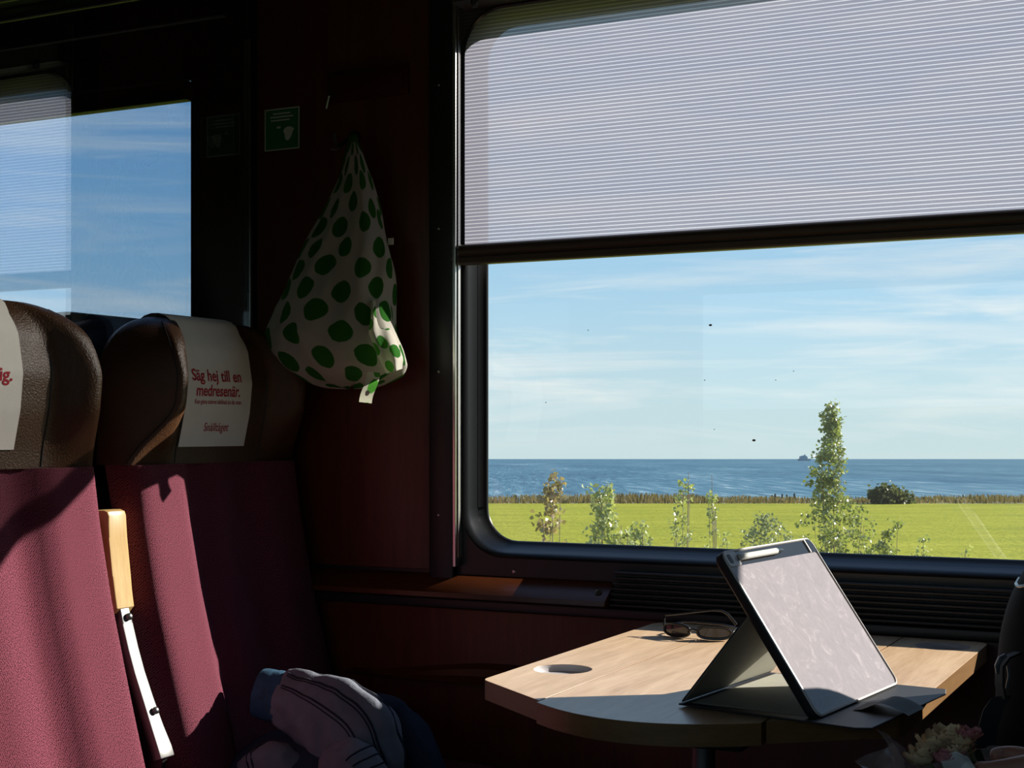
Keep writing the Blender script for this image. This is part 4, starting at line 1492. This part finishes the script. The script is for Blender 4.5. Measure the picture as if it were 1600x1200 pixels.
# ------------------------------------------------------------------ person holding the bouquet
def skinned(name, chains, m, parent=None, origin=(0, 0, 0), sub=2, label=None):
    """chains: list of lists of (point, radius); points within 1 mm are merged; first vertex is the root"""
    vs_, rs_, es_ = [], [], []

    def idx(p, r_):
        for i, q in enumerate(vs_):
            if (q - p).length < 1e-3:
                return i
        vs_.append(p)
        rs_.append(r_)
        return len(vs_) - 1
    for ch in chains:
        prev = None
        for (p, r_) in ch:
            i = idx(Vector(p), r_)
            if prev is not None and prev != i:
                es_.append((prev, i))
            prev = i
    off = Vector(origin)
    me = bpy.data.meshes.new(name)
    me.from_pydata([tuple(v_ - off) for v_ in vs_], es_, [])
    o = bpy.data.objects.new(name, me)
    C.objects.link(o)
    sm = o.modifiers.new('skin', 'SKIN')
    sm.use_smooth_shade = True
    if not me.skin_vertices:
        me.attributes.new('skin', 'FLOAT', 'POINT') if False else None
    sk = me.skin_vertices[0].data if len(me.skin_vertices) else None
    if sk is None:
        bpy.context.view_layer.objects.active = o
        bpy.ops.mesh.customdata_skin_add()
        sk = me.skin_vertices[0].data
    for i, r_ in enumerate(rs_):
        sk[i].radius = (r_, r_) if not hasattr(r_, '__len__') else r_
        sk[i].use_root = (i == 0)
    ss = o.modifiers.new('subdivision', 'SUBSURF')
    ss.levels = sub
    ss.render_levels = sub
    me.materials.append(M[m])
    if parent is not None:
        o.parent = parent
    else:
        o.location = off
    o['_o'] = list(off)
    return o


PO = (0.17, 1.52, 0.47)
V3 = Vector
pel, che, nek, hed = V3((0.20, 1.50, 0.58)), V3((0.215, 1.50, 0.95)), V3((0.205, 1.50, 1.10)), V3((0.18, 1.50, 1.24))
elb, wri = V3((0.10, 1.40, 0.80)), V3((-0.105, 1.475, 0.782))
palm = V3((-0.165, 1.486, 0.774))
shR, shL = V3((0.215, 1.345, 1.03)), V3((0.215, 1.655, 1.03))
elL, wrL, pmL = V3((0.13, 1.70, 0.80)), V3((-0.02, 1.60, 0.66)), V3((-0.075, 1.575, 0.64))
chains = [
    [(pel, (0.060, 0.055)), (V3((0.215, 1.50, 0.76)), (0.080, 0.07)), (che, (0.11, 0.085)), (nek, 0.048), (V3((0.195, 1.50, 1.155)), 0.052), (hed, (0.102, 0.108)), (V3((0.185, 1.50, 1.32)), 0.075)],
    [(che, 0.13), (shR, 0.058), (V3((0.165, 1.365, 0.90)), 0.047), (elb, 0.040), (V3((0.0, 1.435, 0.79)), 0.037), (wri, (0.027, 0.024)), (palm, (0.032, 0.024))],
    [(che, 0.13), (shL, 0.058), (V3((0.18, 1.69, 0.90)), 0.047), (elL, 0.040), (V3((0.06, 1.65, 0.73)), 0.036), (wrL, 0.026), (pmL, (0.032, 0.02))],
    [(pel, 0.06), (V3((0.10, 1.41, 0.56)), 0.060), (V3((-0.16, 1.38, 0.555)), 0.050), (V3((-0.19, 1.38, 0.49)), 0.044), (V3((-0.17, 1.38, 0.25)), 0.040), (V3((-0.16, 1.38, 0.07)), 0.036), (V3((-0.28, 1.37, 0.035)), 0.032)],
    [(pel, 0.06), (V3((0.10, 1.59, 0.56)), 0.060), (V3((-0.14, 1.62, 0.555)), 0.050), (V3((-0.17, 1.62, 0.49)), 0.044), (V3((-0.15, 1.62, 0.25)), 0.040), (V3((-0.14, 1.62, 0.07)), 0.036), (V3((-0.26, 1.62, 0.035)), 0.032)],
]
for k, (dy, ln) in enumerate(((-0.024, 0.9), (-0.008, 1.0), (0.008, 0.97), (0.023, 0.8))):
    kn = palm + V3((-0.030 * ln, dy * 0.5 - 0.006, 0.014 - 0.018 * k))
    p1 = kn + V3((-0.028 * ln, -0.012 + 0.004 * k, -0.004))
    p2 = p1 + V3((-0.012, 0.020, -0.004))
    p3 = p2 + V3((0.010, 0.014, -0.002))
    chains.append([(palm, 0.03), (kn, 0.0105), (p1, 0.0092), (p2, 0.0084), (p3, 0.0074)])
chains.append([(palm, 0.03), (palm + V3((-0.012, 0.026, 0.012)), 0.0115), (palm + V3((-0.040, 0.034, 0.014)), 0.010), (palm + V3((-0.060, 0.026, 0.012)), 0.008)])
for k in range(4):
    q = pmL + V3((-0.032, -0.022 + 0.015 * k, -0.004))
    chains.append([(pmL, 0.03), (q, 0.010), (q + V3((-0.026, 0, -0.012)), 0.009), (q + V3((-0.040, 0, -0.028)), 0.0075)])
chains.append([(pmL, 0.03), (pmL + V3((-0.010, -0.034, 0.002)), 0.011), (pmL + V3((-0.034, -0.040, -0.004)), 0.0085)])
person = skinned('person', chains, 'skin', None, PO, 2)
tag(person, 'person at the lower right edge holding the wrapped bouquet, only a hand in view', 'person')
skinned('sweater', [
    [(pel + V3((0, 0, -0.01)), (0.160, 0.150)), (V3((0.215, 1.50, 0.76)), (0.150, 0.130)), (che, (0.165, 0.130)), (nek + V3((0, 0, -0.01)), 0.058)],
    [(che, 0.14), (shR, 0.070), (V3((0.165, 1.365, 0.90)), 0.060), (elb, 0.052), (V3((0.03, 1.424, 0.793)), 0.048)],
    [(che, 0.14), (shL, 0.070), (V3((0.18, 1.69, 0.90)), 0.060), (elL, 0.052), (V3((0.05, 1.644, 0.722)), 0.047)]], 'sweater', person, PO, 1)
skinned('trousers', [
    [(pel, (0.135, 0.122)), (pel + V3((0, 0, 0.05)), (0.135, 0.12))],
    [(pel, 0.13), (V3((0.10, 1.41, 0.56)), 0.088), (V3((-0.16, 1.38, 0.555)), 0.072), (V3((-0.19, 1.38, 0.49)), 0.066), (V3((-0.17, 1.38, 0.25)), 0.062), (V3((-0.16, 1.38, 0.10)), 0.055)],
    [(pel, 0.13), (V3((0.10, 1.59, 0.56)), 0.088), (V3((-0.14, 1.62, 0.555)), 0.072), (V3((-0.17, 1.62, 0.49)), 0.066), (V3((-0.15, 1.62, 0.25)), 0.062), (V3((-0.14, 1.62, 0.10)), 0.055)]], 'denim', person, PO, 1)
mb = MB()
mb.grid(lambda a, b: hed + V3((0.030, 0, 0.035)) + V3((math.cos(6.283 * a) * 0.092 * math.sin(b * 2.1), math.sin(6.283 * a) * 0.088 * math.sin(b * 2.1), 0.10 * math.cos(b * 2.1) + 0.004 * math.sin(40 * a))), 40, 20, wrap=True)
ho = mb.build('hair', M['hair'], person, 180)
for s in (-1, 1):
    MB().lathe([(0, 0.008), (0.006, 0.006), (0.009, 0)], 12, Matrix.Translation(hed + V3((-0.066, s * 0.028, 0.005))) @ Matrix.Rotation(-math.pi / 2, 4, 'Y')).build('eye', M['sign_white'], person)
MB().prism([hed + V3((-0.070, 0, 0.012)), hed + V3((-0.070, -0.012, -0.028)), hed + V3((-0.070, 0.012, -0.028))], (-0.014, 0, -0.004), 0.003).build('nose', M['skin'], person)
MB().tube([hed + V3((-0.056, -0.022, -0.044)), hed + V3((-0.066, 0, -0.043)), hed + V3((-0.056, 0.022, -0.044))], [0.002, 0.005, 0.002], 8).build('mouth', M['petal_pink'], person)

# ------------------------------------------------------------------ outside (level coordinates, then canted)
GZ = EYE.z - 2.75              # field level
SZ = EYE.z - 5.6               # sea level
FWD = Vector((-SN, CS, 0))
RGT = Vector((CS, SN, 0))


def og(dist, side, z):
    p = FWD * dist + RGT * side
    return Vector((p.x, p.y, z))


D_EDGE = 2.75 * F / (786.5 - 717)
mb = MB()
rows = [5, 8, 12, 18, 25, 35, 48, 62, 78, D_EDGE]
mb.loft([[og(d, s * 8.0, GZ + (0.0 if d > 6 else -0.02)) for s in range(-20, 21)] for d in rows], False)
fld = exterior(mb.build('field', M['field_grass'], None, 180))
fld['kind'] = 'structure'
mb = MB()
mb.loft([[og(d, s * 10.0, z + 0.10 * noise.noise(Vector((s * 0.9, d * 0.1, 0)))) for s in range(-26, 27)] for (d, z) in ((D_EDGE - 0.3, GZ - 0.02), (D_EDGE + 6, GZ - 0.05), (D_EDGE + 25, GZ - 0.6), (D_EDGE + 70, SZ + 0.4), (D_EDGE + 130, SZ - 0.5))], False)
shore = exterior(mb.build('shore', M['shore_soil'], None, 180))
shore['kind'] = 'structure'
mb = MB()
mb.loft([[og(d, s * (60 + d * 0.12), SZ) for s in range(-12, 13)] for d in (120, 250, 600, 1500, 5000, 14000, 42000)], False)
sea = exterior(mb.build('sea', M['sea_water'], None, 180))
sea['kind'] = 'structure'

# reeds along the far edge of the field
rnd = random.Random(3)
vs_, fs_ = [], []
for k in range(15000):
    s = rnd.uniform(-52, 62)
    d = D_EDGE + rnd.uniform(-0.2, 9)
    g = 0.36 + 0.22 * noise.noise(Vector((s * 0.07, 0, 0))) + 0.12 * noise.noise(Vector((s * 0.4, 3, 0)))
    h = max(0.12, g) * rnd.uniform(0.6, 1.2)
    w_ = rnd.uniform(0.03, 0.07)
    b = og(d, s, GZ - 0.06)
    a = rnd.uniform(0, 3.14)
    dx = Vector((math.cos(a), math.sin(a), 0)) * w_
    lean = Vector((rnd.uniform(-0.12, 0.12), rnd.uniform(-0.12, 0.12), h))
    i = len(vs_)
    vs_ += [b - dx, b + dx, b + lean + dx * 0.4, b + lean - dx * 0.4]
    fs_.append((i, i + 1, i + 2, i + 3))
me = bpy.data.meshes.new('reeds')
ob0 = og(D_EDGE + 4, 0, GZ)
me.from_pydata([tuple(v_ - ob0) for v_ in vs_], [], fs_)
me.materials.append(M['reed_blade'])
o = bpy.data.objects.new('reeds', me)
C.objects.link(o)
o['_o'] = list(ob0)
exterior(o)
tag(o, 'dry brownish reeds along the far edge of the green field', 'reeds', kind='stuff')


def leaves(mb, pts, size, rnd_, droop=0.2, narrow=0.45):
    for p in pts:
        L_ = size * rnd_.uniform(0.6, 1.3)
        a = rnd_.uniform(0, 6.283)
        e = rnd_.uniform(-1.1, 0.6) - droop
        d = Vector((math.cos(a) * math.cos(e), math.sin(a) * math.cos(e), math.sin(e)))
        s_ = d.cross(Vector((rnd_.uniform(-1, 1), rnd_.uniform(-1, 1), rnd_.uniform(-1, 1)))).normalized()
        n_ = d.cross(s_)
        w_ = L_ * narrow
        q = [mb.bm.verts.new(p + x) for x in (Vector(), d * L_ * 0.45 + s_ * w_ + n_ * w_ * 0.3, d * L_, d * L_ * 0.45 - s_ * w_ + n_ * w_ * 0.3)]
        mb.bm.faces.new((q[0], q[1], q[2]))
        mb.bm.faces.new((q[0], q[2], q[3]))


def shrub(name, label, u, dist, vtop, outline, nleaf, size, lm, nstem, cat='shrub', group=None, seed=1, top_u=None):
    """outline: [(v, u_left, u_right)] of the crown as seen; built as a round crown at dist"""
    rd = random.Random(seed)
    base = atd(u, 717, dist)
    base.z = GZ
    th = thing(name, tuple(base), label, cat, group)
    px = dist / F
    ol = [(v_, (b + a_) / 2 - u, (b - a_) / 2) for (v_, a_, b) in outline]
    cz = [(EYE.z + (717 - v_) * px, c * px, h * px) for (v_, c, h) in reversed(ol)]
    zmin, zmax = max(GZ + 0.25, cz[0][0] - 0.1), cz[-1][0]
    nleaf = int(nleaf * 1.45)
    size = size * 1.12
    tabc = [(z, c) for z, c, h in cz]
    tabh = [(z, h) for z, c, h in cz]
    mb = MB()
    top = base + RGT * interp(tabc, zmax) + Vector((0, 0, zmax - GZ))
    tips = []
    for k in range(nstem):
        if k == 0:
            zt = zmax
        else:
            zt = lerp(zmin, zmax, rd.uniform(0.25, 0.9))
        h = interp(tabh, zt)
        a = rd.uniform(0, 6.283)
        r_ = h * rd.uniform(0.2, 0.9) * (0 if k == 0 else 1)
        tip = base + RGT * (interp(tabc, zt) + r_ * math.cos(a)) + FWD * r_ * math.sin(a) + Vector((0, 0, zt - GZ))
        mid = lerp(base, tip, 0.5) + RGT * interp(tabc, (GZ + zt) / 2) * 0.3
        r0 = (0.003 + 0.004 * (zmax - GZ) / 3) * (1 if k == 0 else 0.5)
        mb.tube([base, lerp(base, mid, 0.5), mid, lerp(mid, tip, 0.5), tip], [r0, r0 * 0.85, r0 * 0.6, r0 * 0.35, 0.002], 6)
        tips.append((mid, tip))
    mb.build('stem', M['bark'], th, 180)
    mb = MB()
    pts = []
    # clustered twigs
    ncl = max(10, nleaf // 16)
    for k in range(ncl):
        z = lerp(zmin, zmax, rd.random() ** 1.15)
        h = max(0.02, interp(tabh, z))
        a = rd.uniform(0, 6.283)
        r_ = h * math.sqrt(rd.random()) * (0.72 + 0.75 * noise.noise(Vector((z * 5.0, a * 1.3, seed))))
        c = base + RGT * (interp(tabc, z) + r_ * math.cos(a)) + FWD * r_ * math.sin(a) + Vector((0, 0, z - GZ))
        tw = Vector((rd.uniform(-1, 1), rd.uniform(-1, 1), rd.uniform(-0.2, 1.2))).normalized() * size * 3.2
        for j in range(nleaf // ncl):
            pts.append(c + tw * rd.uniform(-0.5, 0.5) + Vector((rd.gauss(0, 1), rd.gauss(0, 1), rd.gauss(0, 1))) * size * 0.55)
    leaves(mb, pts, size, rd)
    f_ = mb.build('foliage', M[lm], th, 180, recalc=False)
    f_['kind'] = 'stuff'
    exterior(th)
    return th


G = 'shrubs along the track outside'
shrub('birch_tree', 'tall slender young birch rising above the sea horizon outside', 1290, 13.0, 635,
      [(634, 1299, 1302), (660, 1287, 1312), (690, 1279, 1316), (715, 1272, 1318), (745, 1266, 1316), (770, 1262, 1322), (785, 1252, 1350), (810, 1245, 1372), (845, 1240, 1388), (880, 1236, 1394)], 2900, 0.030, 'birch_leaf', 16, 'tree', None, 2)
shrub('rusty_shrub', 'leafy shrub with rust-tinged leaves nearest the window corner outside', 858, 9.0, 745,
      [(745, 872, 880), (765, 850, 878), (785, 848, 866), (800, 842, 876), (830, 836, 880), (860, 828, 905)], 330, 0.034, 'rust_leaf', 6, 'shrub', G, 3)
shrub('pale_shrub', 'pale green leafy shrub outside, second from the window corner', 945, 9.5, 758,
      [(758, 946, 950), (772, 912, 955), (800, 910, 968), (825, 912, 985), (860, 900, 1012)], 620, 0.032, 'shrub_leaf', 9, 'shrub', G, 4)
shrub('thin_shrub', 'thin spindly shrub with bare stem outside before the sea', 1060, 10.5, 738,
      [(738, 1074, 1078), (765, 1058, 1082), (800, 1036, 1082), (815, 1046, 1074), (850, 1036, 1092), (870, 1030, 1094)], 230, 0.026, 'shrub_leaf', 7, 'shrub', G, 5)
shrub('thin_shrub', 'sparse twiggy shrub outside beside the soft grey-green bush', 1115, 11.0, 740,
      [(742, 1109, 1115), (765, 1106, 1116), (800, 1104, 1128), (825, 1100, 1136), (860, 1098, 1150)], 190, 0.024, 'shrub_leaf', 7, 'shrub', G, 6)
shrub('willow_bush', 'soft grey-green feathery bush left of the birch outside', 1195, 15.2, 806,
      [(806, 1180, 1206), (822, 1160, 1236), (845, 1150, 1250), (880, 1145, 1262)], 1500, 0.026, 'willow_leaf', 14, 'bush', G, 7)
shrub('low_shrub', 'low green shrub at the foot of the birch, right side', 1382, 12.0, 815,
      [(815, 1400, 1405), (832, 1378, 1406), (855, 1360, 1404), (880, 1350, 1408)], 380, 0.028, 'birch_leaf', 7, 'shrub', G, 8)
shrub('low_shrub', 'small lone green shrub right of the birch before the field', 1442, 12.0, 838,
      [(838, 1438, 1446), (850, 1430, 1452), (880, 1424, 1460)], 120, 0.026, 'shrub_leaf', 5, 'shrub', G, 9)
shrub('low_shrub', 'tiny shrub tips just above the window edge far right', 1508, 12.0, 856,
      [(856, 1504, 1512), (880, 1494, 1518)], 60, 0.026, 'shrub_leaf', 4, 'shrub', G, 10)
shrub('low_shrub', 'low pale shrub between the rusty and the thin shrub', 1010, 10.0, 815,
      [(815, 1000, 1008), (830, 985, 1010), (860, 975, 1032)], 230, 0.028, 'shrub_leaf', 6, 'shrub', G, 12)
shrub('field_bush', 'dark round bush in the reeds at the far edge of the field', 1396, D_EDGE - 0.5, 766,
      [(766, 1368, 1394), (774, 1355, 1420), (784, 1352, 1442), (792, 1352, 1446)], 2400, 0.22, 'bush_leaf', 12, 'bush', None, 11)

# ship on the horizon, and posts in the shallows
SD = 4200.0
sp_ = atd(1258, 717, SD)
sp_.z = SZ
px = SD / F
sh = thing('ship', tuple(sp_), 'hazy grey ship on the sea horizon beside the birch', 'ship')
hull = [(-8, 0), (8, 0), (9.5, 3.4), (-9.0, 3.0)]
mb = MB()
mb.prism([sp_ + RGT * a * px + Vector((0, 0, b * px)) for (a, b) in hull], FWD * 30)
mb.build('hull', M['ship_grey'], sh)
mb = MB()
mb.prism([sp_ + RGT * a * px + Vector((0, 0, b * px)) for (a, b) in ((-7, 3), (4, 3), (3.5, 6.5), (1, 8), (-3, 8.5), (-6.5, 7))], FWD * 24)
mb.build('superstructure', M['ship_grey'], sh)
mb = MB()
mb.prism([sp_ + RGT * a * px + Vector((0, 0, b * px)) for (a, b) in ((-1, 8), (0.6, 8), (0.4, 10), (-0.8, 10))], FWD * 8)
mb.build('funnel', M['ship_grey'], sh)
exterior(sh)
for k, uu in enumerate((1206, 1211, 1217, 1222, 1229, 1236, 1241)):
    b = atd(uu, 717, 205)
    b.z = SZ - 0.4
    po = MB().tube([b, b + Vector((0, 0, 0.95 + 0.25 * math.sin(k * 2.3)))], [0.16, 0.13], 8).build('mooring_post', M['post_dark'], None)
    exterior(po)
    tag(po, 'one of a row of short dark posts in the shallow water left of the birch', 'post', 'posts in the shallow water')

for o in bpy.data.objects:
    if '_o' in o:
        del o['_o']
